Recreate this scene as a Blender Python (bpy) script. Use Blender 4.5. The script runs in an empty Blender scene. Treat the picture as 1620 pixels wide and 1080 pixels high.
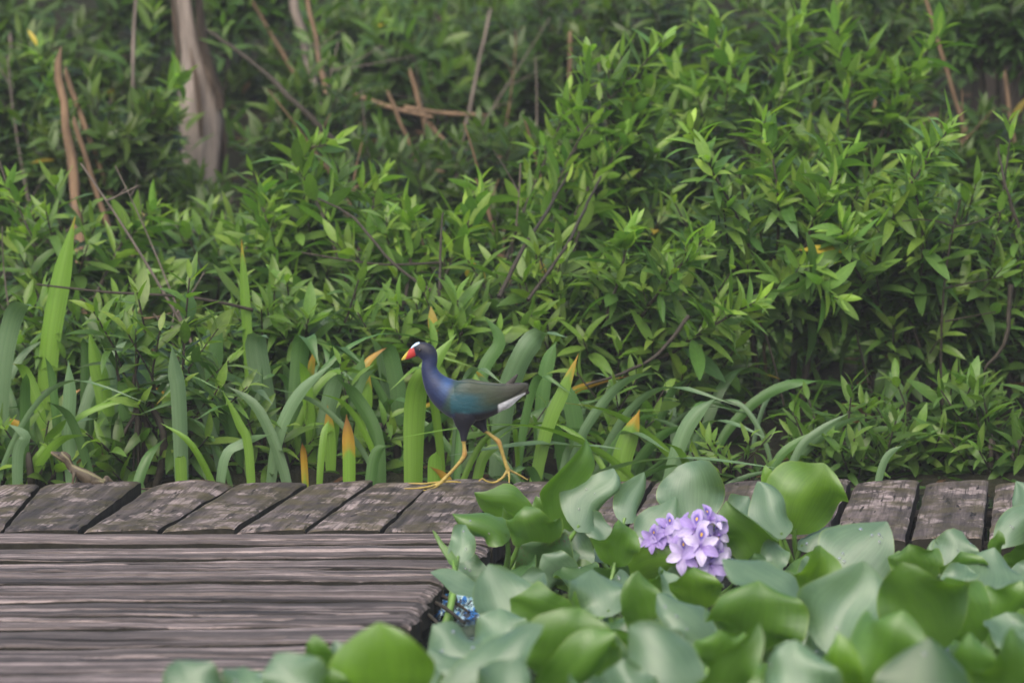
import bpy, math, random
import numpy as np
from mathutils import Matrix, Vector, noise as mnoise
from mathutils.kdtree import KDTree
R = math.radians
scene = bpy.context.scene
COL = scene.collection
# ------------------------------------------------------------------ camera, sky, sun, exposure
CAM_Z = 1.11
PITCH = R(6.8)
FPX = 5915.0                                   # focal length in photograph pixels (1620 wide)
cam_d = bpy.data.cameras.new("camera")
cam_d.sensor_width = 36.0
cam_d.lens = FPX / 1620 * 36
cam_d.clip_start = 0.1
cam_d.clip_end = 400
cam_d.dof.use_dof = True
cam_d.dof.focus_distance = 6.75
cam_d.dof.aperture_fstop = 5.2
cam = bpy.data.objects.new("camera", cam_d)
COL.objects.link(cam)
cam.location = (0, 0, CAM_Z)
cam.rotation_euler = (R(90) - PITCH, 0, 0)
scene.camera = cam

SUN_EL, SUN_AZ = R(48), R(200)                 # high, behind the camera's left shoulder; overcast
world = bpy.data.worlds.new("World")
scene.world = world
world.use_nodes = True
wn = world.node_tree.nodes
sky = wn.new("ShaderNodeTexSky")
sky.sky_type = 'NISHITA'
sky.sun_disc = False
sky.sun_elevation = SUN_EL
sky.sun_rotation = SUN_AZ
sky.air_density = 1.0
sky.dust_density = 5.0
sky.ozone_density = 0.6
bg = wn["Background"]
bg.inputs["Strength"].default_value = 0.15
world.node_tree.links.new(sky.outputs[0], bg.inputs[0])
sun_d = bpy.data.lights.new("sun", 'SUN')
sun_d.energy = 1.5
sun_d.angle = R(70)
sun_d.color = (1.0, 0.96, 0.9)
sun = bpy.data.objects.new("sun", sun_d)
COL.objects.link(sun)
sdir = Vector((math.sin(SUN_AZ) * math.cos(SUN_EL), math.cos(SUN_AZ) * math.cos(SUN_EL), math.sin(SUN_EL)))
sun.rotation_euler = sdir.to_track_quat('Z', 'Y').to_euler()
sun.location = (0, 0, 8)

scene.view_settings.view_transform = 'Standard'
scene.view_settings.look = 'None'
scene.view_settings.exposure = 0.70
scene.view_settings.gamma = 1.0
scene.render.engine = 'CYCLES'
scene.cycles.use_denoising = True
scene.cycles.max_bounces = 5
scene.cycles.transmission_bounces = 3
scene.cycles.diffuse_bounces = 3
scene.cycles.glossy_bounces = 3
scene.cycles.caustics_reflective = False
scene.cycles.caustics_refractive = False

# ------------------------------------------------------------------ helpers
CF = np.array([0, math.cos(PITCH), -math.sin(PITCH)])
CU = np.array([0, math.sin(PITCH), math.cos(PITCH)])
CR = np.array([1.0, 0, 0])
CO = np.array([0, 0, CAM_Z])

def ray(px, py):
    return CF * FPX + CR * (px - 810) + CU * (540 - py)

def at(px, py, Y):
    d = ray(px, py)
    return CO + d * (Y / d[1])

def gp(px, py, z=0.0):
    d = ray(px, py)
    return CO + d * ((z - CAM_Z) / d[2])

def lin(r, g, b):
    f = lambda c: (c / 255) / 12.92 if c / 255 <= 0.04045 else (((c / 255) + 0.055) / 1.055) ** 2.4
    return (f(r), f(g), f(b), 1.0)

def nrm(v):
    v = np.asarray(v, float)
    return v / max(1e-9, np.linalg.norm(v))

def mesh_np(name, V, Q, mat=None, smooth=True, uv=None, col=None):
    """mesh from arrays; Q is (M,4) quads or (M,3) tris; uv per vertex (N,2)"""
    V = np.asarray(V, np.float32)
    Q = np.asarray(Q, np.int32)
    me = bpy.data.meshes.new(name)
    k = Q.shape[1]
    me.vertices.add(len(V))
    me.vertices.foreach_set("co", V.ravel())
    me.loops.add(Q.size)
    me.loops.foreach_set("vertex_index", Q.ravel())
    me.polygons.add(len(Q))
    me.polygons.foreach_set("loop_start", np.arange(0, Q.size, k, dtype=np.int32))
    me.polygons.foreach_set("use_smooth", np.full(len(Q), smooth, dtype=bool))
    if uv is not None:
        l = me.uv_layers.new(name="UVMap")
        l.data.foreach_set("uv", np.asarray(uv, np.float32)[Q.ravel()].ravel())
    if col is not None:
        a = me.color_attributes.new("Col", 'FLOAT_COLOR', 'POINT')
        a.data.foreach_set("color", np.asarray(col, np.float32).ravel())
    me.update(calc_edges=True)
    me.validate()
    if mat:
        me.materials.append(mat)
    return me

def obj(name, me, parent=None, loc=None):
    o = bpy.data.objects.new(name, me)
    COL.objects.link(o)
    if parent is not None:
        o.parent = parent
    if loc is not None:
        o.location = loc
    return o

def tag(o, label, cat, group=None):
    o["label"] = label
    o["category"] = cat
    if group:
        o["group"] = group
    return o

def thing(name, loc, label, cat, group=None):
    o = bpy.data.objects.new(name, None)
    o.empty_display_size = 0.05
    COL.objects.link(o)
    o.location = loc
    return tag(o, label, cat, group)

class MB:
    """collects tubes / grids as vertices and quads"""
    def __init__(s):
        s.V, s.Q, s.C, s.n = [], [], [], 0
    def add(s, V, Q, c=None):
        V = np.asarray(V, float)
        s.V.append(V)
        s.Q.append(np.asarray(Q, int) + s.n)
        if c is not None:
            s.C.append(np.tile(np.asarray(c, float), (len(V), 1)))
        s.n += len(V)
    def tube(s, P, rad, sides=6, flat=None, c=None):
        P = np.asarray(P, float)
        n = len(P)
        rad = np.broadcast_to(np.asarray(rad, float), (n,)) if np.ndim(rad) < 1 else np.asarray(rad, float)
        T = np.gradient(P, axis=0)
        T /= np.maximum(1e-9, np.linalg.norm(T, axis=1))[:, None]
        ref = np.array([0.31, 0.2, 0.93]) if abs(T[0][2]) < 0.9 else np.array([1.0, 0.1, 0])
        V = []
        for i in range(n):
            a = nrm(np.cross(T[i], ref))
            b = np.cross(T[i], a)
            for k in range(sides):
                th = 2 * math.pi * k / sides
                V.append(P[i] + rad[i] * (a * math.cos(th) + b * math.sin(th)))
        Q = [[i * sides + k, i * sides + (k + 1) % sides, (i + 1) * sides + (k + 1) % sides, (i + 1) * sides + k]
             for i in range(n - 1) for k in range(sides)]
        # end caps as fans of degenerate-free quads (centre vertex)
        for e, sgn in ((0, 1), (n - 1, -1)):
            pass
        s.add(V, Q, c)
    def build(s, name, mat, parent=None, loc=None, smooth=True):
        V = np.concatenate(s.V)
        if loc is not None:
            V = V - np.asarray(loc)
        C = np.concatenate(s.C) if s.C else None
        me = mesh_np(name, V, np.concatenate(s.Q), mat, smooth, col=C)
        return obj(name, me, parent, loc)

def bez(p0, p1, p2, n):
    t = np.linspace(0, 1, n)[:, None]
    return (1 - t) ** 2 * np.asarray(p0) + 2 * t * (1 - t) * np.asarray(p1) + t * t * np.asarray(p2)

def catmull(P, n):
    P = np.asarray(P, float)
    K = len(P)
    out = []
    for x in np.linspace(0, K - 1, n):
        i = min(int(x), K - 2)
        t = x - i
        p0, p1, p2, p3 = P[max(i - 1, 0)], P[i], P[i + 1], P[min(i + 2, K - 1)]
        out.append(0.5 * (2 * p1 + (p2 - p0) * t + (2 * p0 - 5 * p1 + 4 * p2 - p3) * t * t + (3 * p1 - p0 - 3 * p2 + p3) * t ** 3))
    return np.array(out)

def sstep(a, b, x):
    t = np.clip((np.asarray(x, float) - a) / (b - a), 0, 1)
    return t * t * (3 - 2 * t)

# ------------------------------------------------------------------ materials
class NT:
    def __init__(s, name):
        s.m = bpy.data.materials.new(name)
        s.m.use_nodes = True
        s.t = s.m.node_tree
        s.t.nodes.clear()
        s.out = s.n("ShaderNodeOutputMaterial")
    def n(s, typ, **kw):
        nd = s.t.nodes.new(typ)
        for k, v in kw.items():
            setattr(nd, k, v)
        return nd
    def l(s, a, b):
        s.t.links.new(a, b)
    def inp(s, sock, v):
        if isinstance(v, bpy.types.NodeSocket):
            s.l(v, sock)
        else:
            sock.default_value = v
    def math(s, op, a, b=0.0, clamp=False):
        nd = s.n("ShaderNodeMath", operation=op, use_clamp=clamp)
        s.inp(nd.inputs[0], a)
        s.inp(nd.inputs[1], b)
        return nd.outputs[0]
    def noise(s, vec, scale, detail=4, rough=0.55, dist=0.0):
        nd = s.n("ShaderNodeTexNoise")
        if vec is not None:
            s.l(vec, nd.inputs["Vector"])
        nd.inputs["Scale"].default_value = scale
        nd.inputs["Detail"].default_value = detail
        nd.inputs["Roughness"].default_value = rough
        nd.inputs["Distortion"].default_value = dist
        return nd.outputs["Fac"]
    def ramp(s, fac, stops):
        nd = s.n("ShaderNodeValToRGB")
        s.l(fac, nd.inputs[0])
        e = nd.color_ramp.elements
        while len(e) < len(stops):
            e.new(0.5)
        for el, (p, c) in zip(e, stops):
            el.position = p
            el.color = c if len(c) == 4 else (*c, 1)
        return nd.outputs[0]
    def mix(s, fac, a, b, blend='MIX'):
        nd = s.n("ShaderNodeMix", data_type='RGBA', blend_type=blend)
        s.inp(nd.inputs[0], fac)
        s.inp(nd.inputs[6], a)
        s.inp(nd.inputs[7], b)
        return nd.outputs[2]
    def mapping(s, vec, scale=(1, 1, 1), rot=(0, 0, 0)):
        nd = s.n("ShaderNodeMapping")
        s.l(vec, nd.inputs[0])
        nd.inputs["Scale"].default_value = scale
        nd.inputs["Rotation"].default_value = rot
        return nd.outputs[0]
    def bump(s, h, strength=0.3, dist=0.01):
        nd = s.n("ShaderNodeBump")
        nd.inputs["Strength"].default_value = strength
        nd.inputs["Distance"].default_value = dist
        s.l(h, nd.inputs["Height"])
        return nd.outputs[0]
    def bsdf(s, color, rough=0.6, spec=0.5, normal=None, **kw):
        p = s.n("ShaderNodeBsdfPrincipled")
        s.inp(p.inputs["Base Color"], color)
        s.inp(p.inputs["Roughness"], rough)
        s.inp(p.inputs["Specular IOR Level"], spec)
        if normal is not None:
            s.l(normal, p.inputs["Normal"])
        for k, v in kw.items():
            s.inp(p.inputs[k.replace("_", " ")], v)
        return p
    def finish(s, p, trans=0.0, tcol=None, normal=None):
        if trans > 0:
            t = s.n("ShaderNodeBsdfTranslucent")
            s.inp(t.inputs[0], tcol)
            mx = s.n("ShaderNodeMixShader")
            mx.inputs[0].default_value = trans
            s.l(p.outputs[0], mx.inputs[1])
            s.l(t.outputs[0], mx.inputs[2])
            s.l(mx.outputs[0], s.out.inputs[0])
        else:
            s.l(p.outputs[0], s.out.inputs[0])
        return s.m

def obj_coords(m, seed_scale=37.0):
    tc = m.n("ShaderNodeTexCoord")
    oi = m.n("ShaderNodeObjectInfo")
    off = m.math('MULTIPLY', oi.outputs["Random"], seed_scale)
    va = m.n("ShaderNodeVectorMath", operation='ADD')
    m.l(tc.outputs["Object"], va.inputs[0])
    cb = m.n("ShaderNodeCombineXYZ")
    for i in range(3):
        m.l(off, cb.inputs[i])
    m.l(cb.outputs[0], va.inputs[1])
    return va.outputs[0], oi.outputs["Random"]

def wood_mat(name, along_x, moss, pale):
    m = NT(name)
    vec, rnd = obj_coords(m)
    if not along_x:
        vec = m.mapping(vec, (1, 1, 1), (0, 0, R(8.2)))
    A = (lambda a, c: (a, c, c)) if along_x else (lambda a, c: (c, a, c))
    fine = m.noise(m.mapping(vec, A(2.2, 105) if along_x else A(5, 200)), 1.0, 4, 0.65)
    mid = m.noise(m.mapping(vec, A(0.5, 52) if along_x else A(2.5, 40)), 1.0, 4, 0.65)
    broad = m.noise(m.mapping(vec, A(1.6, 60) if along_x else A(10, 13)), 1.0, 5, 0.65)
    # weathered grey, with a pinkish pale bloom of old paint
    c = m.ramp(mid, [(0.36, (0.030, 0.026, 0.026)), (0.46, (0.060, 0.051, 0.049)), (0.55, (0.098, 0.083, 0.079)), (0.66, (0.155, 0.131, 0.124))])
    patch = m.math('MULTIPLY', m.ramp(broad, [(0.53, (0, 0, 0)), (0.555, (1, 1, 1))]), m.ramp(fine, [(0.38, (0.0, 0.0, 0.0)), (0.50, (1, 1, 1))]))
    c = m.mix(m.math('MULTIPLY', patch, pale), c, (0.30, 0.256, 0.248, 1))
    c = m.mix(0.75, c, m.ramp(fine, [(0.32, (0.35, 0.34, 0.34)), (0.48, (0.9, 0.9, 0.9)), (0.70, (1.2, 1.19, 1.18))]), 'MULTIPLY')
    crack = m.ramp(m.noise(m.mapping(vec, A(1.0, 58) if along_x else A(12, 75)), 1.0, 2, 0.5), [(0.355 if along_x else 0.32, (0, 0, 0)), (0.37 if along_x else 0.35, (1, 1, 1))])
    c = m.mix(m.math('SUBTRACT', 1.0, crack), c, (0.012, 0.010, 0.010, 1))
    if moss > 0:
        mo = m.ramp(m.noise(vec, 15, 5, 0.7), [(0.45, (0, 0, 0)), (0.60, (1, 1, 1))])
        c = m.mix(m.math('MULTIPLY', mo, moss), c, (0.062, 0.054, 0.022, 1))
    c = m.mix(1.0, c, m.ramp(m.noise(m.mapping(vec, A(22, 46)), 1.0, 5, 0.75), [(0.32, (0.62, 0.61, 0.6)), (0.5, (1, 1, 1)), (0.68, (1.28, 1.27, 1.27))]), 'MULTIPLY')
    c = m.mix(1.0, c, m.ramp(rnd, [(0, (0.80, 0.78, 0.775)), (1, (1.12, 1.07, 1.05))]), 'MULTIPLY')
    h = m.math('ADD', m.math('MULTIPLY', fine, 0.5), m.math('ADD', m.math('MULTIPLY', mid, 0.6), m.math('MULTIPLY', crack, 0.7)))
    return m.finish(m.bsdf(c, 0.78, 0.35, m.bump(h, 0.6, 0.003)))

def leaf_mat(name, rough=0.38, spec=0.42, trans=0.42, attr=False, boost=(1.5, 1.7, 0.6)):
    m = NT(name)
    if attr:
        nd = m.n("ShaderNodeAttribute", attribute_name="Col")
        base = nd.outputs["Color"]
    else:
        nd = m.n("ShaderNodeObjectInfo")
        base = nd.outputs["Color"]
    uv = m.n("ShaderNodeUVMap")
    sx = m.n("ShaderNodeSeparateXYZ")
    m.l(uv.outputs[0], sx.inputs[0])
    rib = m.math('ABSOLUTE', m.math('SUBTRACT', sx.outputs[1], 0.5))
    ribm = m.ramp(rib, [(0.0, (1.25, 1.22, 1.2)), (0.05, (1, 1, 1))])
    tc = m.n("ShaderNodeTexCoord")
    mott = m.ramp(m.noise(tc.outputs["Object"] if not attr else None, 9 if not attr else 30, 3), [(0.3, (0.86, 0.88, 0.86)), (0.7, (1.1, 1.08, 1.1))])
    c = m.mix(1.0, m.mix(1.0, base, ribm, 'MULTIPLY'), mott, 'MULTIPLY')
    p = m.bsdf(c, rough, spec)
    return m.finish(p, trans, m.mix(1.0, c, (*boost, 1), 'MULTIPLY'))

def strap_mat():
    m = NT("strap leaf")
    oi = m.n("ShaderNodeObjectInfo")
    uv = m.n("ShaderNodeUVMap")
    sx = m.n("ShaderNodeSeparateXYZ")
    m.l(uv.outputs[0], sx.inputs[0])
    al = oi.outputs["Alpha"]                     # how far the tip has withered to yellow, per leaf
    tc = m.n("ShaderNodeTexCoord")
    wob = m.math('MULTIPLY', m.math('SUBTRACT', m.noise(tc.outputs["Object"], 25, 3), 0.5), 0.16)
    edge = m.math('MULTIPLY', m.math('ABSOLUTE', m.math('SUBTRACT', sx.outputs[1], 0.5)), 0.14)
    d = m.math('ADD', m.math('ADD', m.math('SUBTRACT', sx.outputs[0], al), wob), edge)
    f = m.ramp(d, [(0.0, (0, 0, 0)), (0.07, (1, 1, 1))])
    veins = m.ramp(m.noise(m.mapping(uv.outputs[0], (1.2, 30, 1)), 1.0, 3), [(0.3, (0.72, 0.76, 0.72)), (0.7, (1.2, 1.18, 1.2))])
    g = m.mix(1.0, oi.outputs["Color"], veins, 'MULTIPLY')
    yel = m.ramp(m.math('ADD', d, 0.0), [(0.03, (0.26, 0.24, 0.02)), (0.16, (0.36, 0.22, 0.02)), (0.40, (0.22, 0.10, 0.025))])
    c = m.mix(f, g, yel)
    p = m.bsdf(c, 0.46, 0.55, m.bump(veins, 0.15, 0.002))
    return m.finish(p, 0.3, m.mix(1.0, c, (1.5, 1.7, 0.7, 1), 'MULTIPLY'))

def hyacinth_mat():
    m = NT("hyacinth leaf")
    oi = m.n("ShaderNodeObjectInfo")
    uv = m.n("ShaderNodeUVMap")
    sx = m.n("ShaderNodeSeparateXYZ")
    m.l(uv.outputs[0], sx.inputs[0])
    tc = m.n("ShaderNodeTexCoord")
    veins = m.noise(m.mapping(uv.outputs[0], (1.2, 34, 1)), 1.0, 3)
    vc = m.ramp(veins, [(0.3, (0.78, 0.82, 0.78)), (0.7, (1.16, 1.12, 1.16))])
    mott = m.ramp(m.noise(tc.outputs["Object"], 22, 4), [(0.3, (0.85, 0.88, 0.85)), (0.7, (1.12, 1.08, 1.0))])
    c = m.mix(1.0, m.mix(1.0, oi.outputs["Color"], vc, 'MULTIPLY'), mott, 'MULTIPLY')
    rim = m.ramp(m.math('ABSOLUTE', m.math('SUBTRACT', sx.outputs[1], 0.5)), [(0.47, (0, 0, 0)), (0.5, (1, 1, 1))])
    c = m.mix(m.math('MULTIPLY', rim, 0.5), c, (0.22, 0.30, 0.06, 1))
    # blemishes: brown spots where the leaf is ageing (alpha says how much)
    sp = m.ramp(m.noise(tc.outputs["Object"], 210, 3, 0.6, 1.0), [(0.56, (0, 0, 0)), (0.62, (1, 1, 1))])
    big = m.ramp(m.noise(tc.outputs["Object"], 20, 2), [(0.44, (0, 0, 0)), (0.56, (1, 1, 1))])
    aged = m.math('SUBTRACT', 1.0, oi.outputs["Alpha"])
    c = m.mix(m.math('MULTIPLY', m.math('MULTIPLY', sp, big), aged), c, (0.08, 0.035, 0.012, 1))
    h = m.math('ADD', veins, m.math('MULTIPLY', m.noise(tc.outputs["Object"], 60, 3), 0.5))
    p = m.bsdf(c, 0.44, 0.75, m.bump(h, 0.22, 0.002), Coat_Weight=0.55, Coat_Roughness=0.5, Coat_Tint=(0.9, 0.97, 1.0, 1.0))
    return m.finish(p, 0.36, m.mix(1.0, c, (1.7, 1.75, 0.35, 1), 'MULTIPLY'))

def plain_mat(name, c, rough=0.7, spec=0.3, nscale=20, var=0.25, bump=0.2, bd=0.003, stretch=(1, 1, 1)):
    m = NT(name)
    vec, rnd = obj_coords(m)
    f = m.noise(m.mapping(vec, stretch), nscale, 5, 0.6)
    lo = tuple(x * (1 - var) for x in c[:3])
    hi = tuple(min(1, x * (1 + var)) for x in c[:3])
    col = m.ramp(f, [(0.3, lo), (0.7, hi)])
    return m.finish(m.bsdf(col, rough, spec, m.bump(f, bump, bd)))

def col_mat(name, rough=0.5, spec=0.4, nscale=300, stretch=(1, 1, 1), bump=0.25, bd=0.002, sheen=0.0):
    m = NT(name)
    at_ = m.n("ShaderNodeAttribute", attribute_name="Col")
    tc = m.n("ShaderNodeTexCoord")
    f = m.noise(m.mapping(tc.outputs["Object"], stretch), nscale, 4, 0.6)
    c = m.mix(1.0, at_.outputs["Color"], m.ramp(f, [(0.3, (0.8, 0.8, 0.8)), (0.7, (1.18, 1.18, 1.18))]), 'MULTIPLY')
    return m.finish(m.bsdf(c, rough, spec, m.bump(f, bump, bd), Sheen_Weight=sheen, Sheen_Roughness=0.4))

def water_mat():
    m = NT("pond water")
    tc = m.n("ShaderNodeTexCoord")
    h = m.noise(m.mapping(tc.outputs["Object"], (6, 14, 1)), 1.0, 3, 0.5, 0.4)
    return m.finish(m.bsdf((0.012, 0.016, 0.014, 1), 0.06, 0.5, m.bump(h, 0.15, 0.02), IOR=1.33))

def ground_mat():
    m = NT("bank soil")
    tc = m.n("ShaderNodeTexCoord")
    f = m.noise(tc.outputs["Object"], 6, 6, 0.65)
    g = m.noise(tc.outputs["Object"], 60, 5, 0.7)
    c = m.ramp(f, [(0.3, (0.010, 0.012, 0.006)), (0.55, (0.020, 0.021, 0.010)), (0.75, (0.018, 0.028, 0.009))])
    c = m.mix(0.6, c, m.ramp(g, [(0.3, (0.4, 0.4, 0.4)), (0.7, (1.5, 1.35, 1.2))]), 'MULTIPLY')
    return m.finish(m.bsdf(c, 0.9, 0.2, m.bump(g, 0.8, 0.03)))

def petal_mat():
    m = NT("lilac petal")
    oi = m.n("ShaderNodeObjectInfo")
    uv = m.n("ShaderNodeUVMap")
    sx = m.n("ShaderNodeSeparateXYZ")
    m.l(uv.outputs[0], sx.inputs[0])
    u, v = sx.outputs[0], sx.outputs[1]
    dv = m.math('MULTIPLY', m.math('SUBTRACT', v, 0.5), 1.0)
    du = m.math('SUBTRACT', u, 0.46)
    r2 = m.math('SQRT', m.math('ADD', m.math('MULTIPLY', m.math('MULTIPLY', du, 1.0), du), m.math('MULTIPLY', dv, dv)))
    banner = m.math('SUBTRACT', 1.0, oi.outputs["Alpha"])
    veins = m.ramp(m.noise(m.mapping(uv.outputs[0], (2, 18, 1)), 1.0, 3), [(0.35, (0.78, 0.74, 0.9)), (0.6, (1.05, 1.05, 1.05))])
    c = m.mix(1.0, oi.outputs["Color"], veins, 'MULTIPLY')
    c = m.mix(m.math('MULTIPLY', m.ramp(u, [(0.1, (1, 1, 1)), (0.5, (0, 0, 0))]), 0.45), c, (0.28, 0.16, 0.52, 1))
    c = m.mix(m.math('MULTIPLY', banner, m.ramp(r2, [(0.16, (1, 1, 1)), (0.34, (0, 0, 0))])), c, (0.11, 0.07, 0.40, 1))
    c = m.mix(m.math('MULTIPLY', banner, m.ramp(r2, [(0.075, (1, 1, 1)), (0.11, (0, 0, 0))])), c, (0.80, 0.50, 0.05, 1))
    return m.finish(m.bsdf(c, 0.55, 0.3, Sheen_Weight=0.2), 0.35, c)

def wrapper_mat():
    m = NT("printed wrapper")
    tc = m.n("ShaderNodeTexCoord")
    f = m.noise(tc.outputs["Object"], 26, 2, 0.5, 1.2)
    g = m.noise(tc.outputs["Object"], 80, 4, 0.7, 0.8)
    c = m.ramp(f, [(0.34, (0.03, 0.15, 0.45)), (0.44, (0.05, 0.24, 0.60)), (0.47, (0.55, 0.70, 0.72)), (0.62, (0.16, 0.36, 0.42))])
    c = m.mix(m.ramp(g, [(0.50, (0, 0, 0)), (0.54, (1, 1, 1))]), c, (0.025, 0.03, 0.035, 1))
    return m.finish(m.bsdf(c, 0.3, 0.6))

M = dict(
    platform=wood_mat("platform wood", True, 0.0, 0.75),
    walkway=wood_mat("walkway wood", False, 0.75, 0.8),
    side=plain_mat("damp dark board side", (0.014, 0.013, 0.009), 0.9, 0.3, 40, 0.5, 0.6),  # side faces of the boards, much darker than their tops
    beam=plain_mat("dark wet beam", (0.035, 0.03, 0.026), 0.8, 0.3, 18, 0.4, 0.5),
    shrub=leaf_mat("shrub leaf"),
    shrub_mass=leaf_mat("shrub leaf mass", attr=True),
    strap=strap_mat(),
    hyac=hyacinth_mat(),
    petiole=plain_mat("green petiole", (0.10, 0.20, 0.035), 0.4, 0.5, 30, 0.2, 0.05),
    water=water_mat(), ground=ground_mat(), petal=petal_mat(), wrapper=wrapper_mat(),
    twig=plain_mat("dark twig", (0.035, 0.03, 0.022), 0.8, 0.3, 60, 0.4, 0.5),
    greentwig=plain_mat("green twig", (0.06, 0.10, 0.03), 0.6, 0.3, 60, 0.3, 0.2),
    cane=plain_mat("dead cane", (0.16, 0.105, 0.062), 0.8, 0.3, 14, 0.45, 0.4, stretch=(3, 3, 0.5)),
    greycane=plain_mat("grey dead cane", (0.15, 0.125, 0.105), 0.8, 0.3, 14, 0.4, 0.4, stretch=(3, 3, 0.5)),
    bark=plain_mat("dark bark", (0.075, 0.055, 0.04), 0.9, 0.2, 16, 0.55, 1.0, 0.02, (2, 2, 0.6)),
    darkbark=plain_mat("dark wet bark", (0.022, 0.018, 0.015), 0.9, 0.2, 16, 0.5, 1.0, 0.02, (2, 2, 0.6)),
    palewood=plain_mat("bare pale wood", (0.20, 0.17, 0.15), 0.85, 0.3, 16, 0.4, 0.8, 0.01, (3, 3, 0.5)),
    bird=col_mat("gallinule plumage", 0.5, 0.35, 160, (0.7, 1, 1.6), 0.35, 0.002, 0.15),
    lizard=col_mat("lizard skin", 0.6, 0.35, 500, (1, 1, 1), 0.5, 0.001),
    eye=plain_mat("dark eye", (0.01, 0.008, 0.007), 0.08, 0.6, 10, 0.1, 0.0),
    litter=plain_mat("dry leaf", (0.20, 0.10, 0.045), 0.8, 0.3, 30, 0.4, 0.3),
)
rng = random.Random(11)

# ------------------------------------------------------------------ setting: ground, water
def ground_z(x, y):
    x = np.asarray(x, float)
    y = np.asarray(y, float)
    z = -0.45 + 0.42 * sstep(6.9, 7.25, y)
    z = z + 0.10 * sstep(7.3, 9.5, y) + 0.55 * sstep(9.2, 12.5, y) + 1.2 * sstep(12, 17, y) + 1.6 * sstep(17, 40, y)
    bump = 0.02 * np.sin(3.1 * x + 1.3 * y) + 0.015 * np.sin(7.7 * x - 2.1 * y + 1) + 0.01 * np.cos(13 * y + 5 * x)
    return z + bump * sstep(7.0, 7.4, y)

xs = np.concatenate([np.linspace(-60, -6, 12), np.linspace(-5, 5, 81), np.linspace(6, 60, 12)])
ys = np.concatenate([np.linspace(-60, 6, 10), np.linspace(6.4, 9.6, 65), np.linspace(9.8, 18, 42), np.linspace(20, 90, 14)])
gx, gy = np.meshgrid(xs, ys)
V = np.stack([gx.ravel(), gy.ravel(), ground_z(gx, gy).ravel()], 1)
nx, ny = len(xs), len(ys)
Q = [[j * nx + i, j * nx + i + 1, (j + 1) * nx + i + 1, (j + 1) * nx + i] for j in range(ny - 1) for i in range(nx - 1)]
ground = obj("ground", mesh_np("ground", V, Q, M["ground"]))
ground["kind"] = "structure"
WZ = -0.055
wx = 60
water = obj("water", mesh_np("water", [(-wx, -50, WZ), (wx, -50, WZ), (wx, 7.4, WZ), (-wx, 7.4, WZ)], [[0, 1, 2, 3]], M["water"]))
water["kind"] = "structure"

# ------------------------------------------------------------------ boardwalk (planks lie across it) and platform
def fbm(x, y, z=0.0, s=1.0):
    return mnoise.fractal(Vector((x * s, y * s, z)), 1.0, 2.0, 3)

def plank_mesh(name, c00, c10, c11, c01, thick, mat, nu, nv, seed, rough=0.002, warp=None, groove=None, worn=(0.006, 0.006), end_jag=0.004):
    """plank from four top corners (near-left, near-right, far-right, far-left); u runs c00->c10"""
    c = [np.asarray(p, float) for p in (c00, c10, c11, c01)]
    cen = sum(c) / 4
    nu, nv = max(nu, 6), max(nv, 6)
    lu, lv = np.linalg.norm(c[1] - c[0]), np.linalg.norm(c[3] - c[0])
    eu0, ev0 = min(0.2, 0.004 / lu), min(0.2, 0.004 / lv)
    U = np.concatenate([[0, eu0], np.linspace(0, 1, nu - 2)[1:-1], [1 - eu0, 1]])
    W = np.concatenate([[0, ev0], np.linspace(0, 1, nv - 2)[1:-1], [1 - ev0, 1]])
    top = np.zeros((nv, nu, 3))
    for j, v in enumerate(W):
        for i, u in enumerate(U):
            p = (1 - u) * (1 - v) * c[0] + u * (1 - v) * c[1] + u * v * c[2] + (1 - u) * v * c[3]
            z = p[2] + rough * 1.6 * fbm(p[0] * 9, p[1] * 9, seed * 3.7)
            eu = min(u, 1 - u) * np.linalg.norm(c[1] - c[0])
            ev = min(v, 1 - v) * np.linalg.norm(c[3] - c[0])
            z -= worn[0] * (math.exp(-eu / 0.003) + 0.3 * math.exp(-eu / 0.02)) + worn[1] * (math.exp(-ev / 0.003) + 0.3 * math.exp(-ev / 0.02))
            if warp:
                z += warp(u, v)
            if groove:
                z -= groove(u, v)
            p = p.copy()
            p[2] = z
            if i in (0, nu - 1):
                p[0] += end_jag * fbm(p[1] * 18, seed, 2.0)
                p[1] += end_jag * 0.5 * fbm(p[0] * 40, seed, 5.0)
            if j in (0, nv - 1):
                p[1] += end_jag * fbm(p[0] * 30, seed, 8.0)
                p[0] += end_jag * 0.5 * fbm(p[1] * 30, seed, 9.0)
            top[j, i] = p
    bot = top.copy()
    bot[:, :, 2] = np.minimum(top[:, :, 2] - thick * 0.75, -thick)
    V = np.concatenate([top.reshape(-1, 3), bot.reshape(-1, 3)]) - cen
    n = nu * nv
    Q = []
    for j in range(nv - 1):
        for i in range(nu - 1):
            a = j * nu + i
            Q.append([a, a + 1, a + nu + 1, a + nu])
            Q.append([n + a + nu, n + a + nu + 1, n + a + 1, n + a])
    for i in range(nu - 1):
        a = i
        Q.append([n + a, n + a + 1, a + 1, a])
        a = (nv - 1) * nu + i
        Q.append([a, a + 1, n + a + 1, n + a])
    for j in range(nv - 1):
        a = j * nu
        Q.append([a, a + nu, n + a + nu, n + a])
        a = j * nu + nu - 1
        Q.append([n + a, n + a + nu, a + nu, a])
    me = mesh_np(name, V, Q, mat, smooth=False)
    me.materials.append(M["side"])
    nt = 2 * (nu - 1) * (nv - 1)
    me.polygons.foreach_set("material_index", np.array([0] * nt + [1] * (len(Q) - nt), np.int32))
    return me, cen

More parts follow.
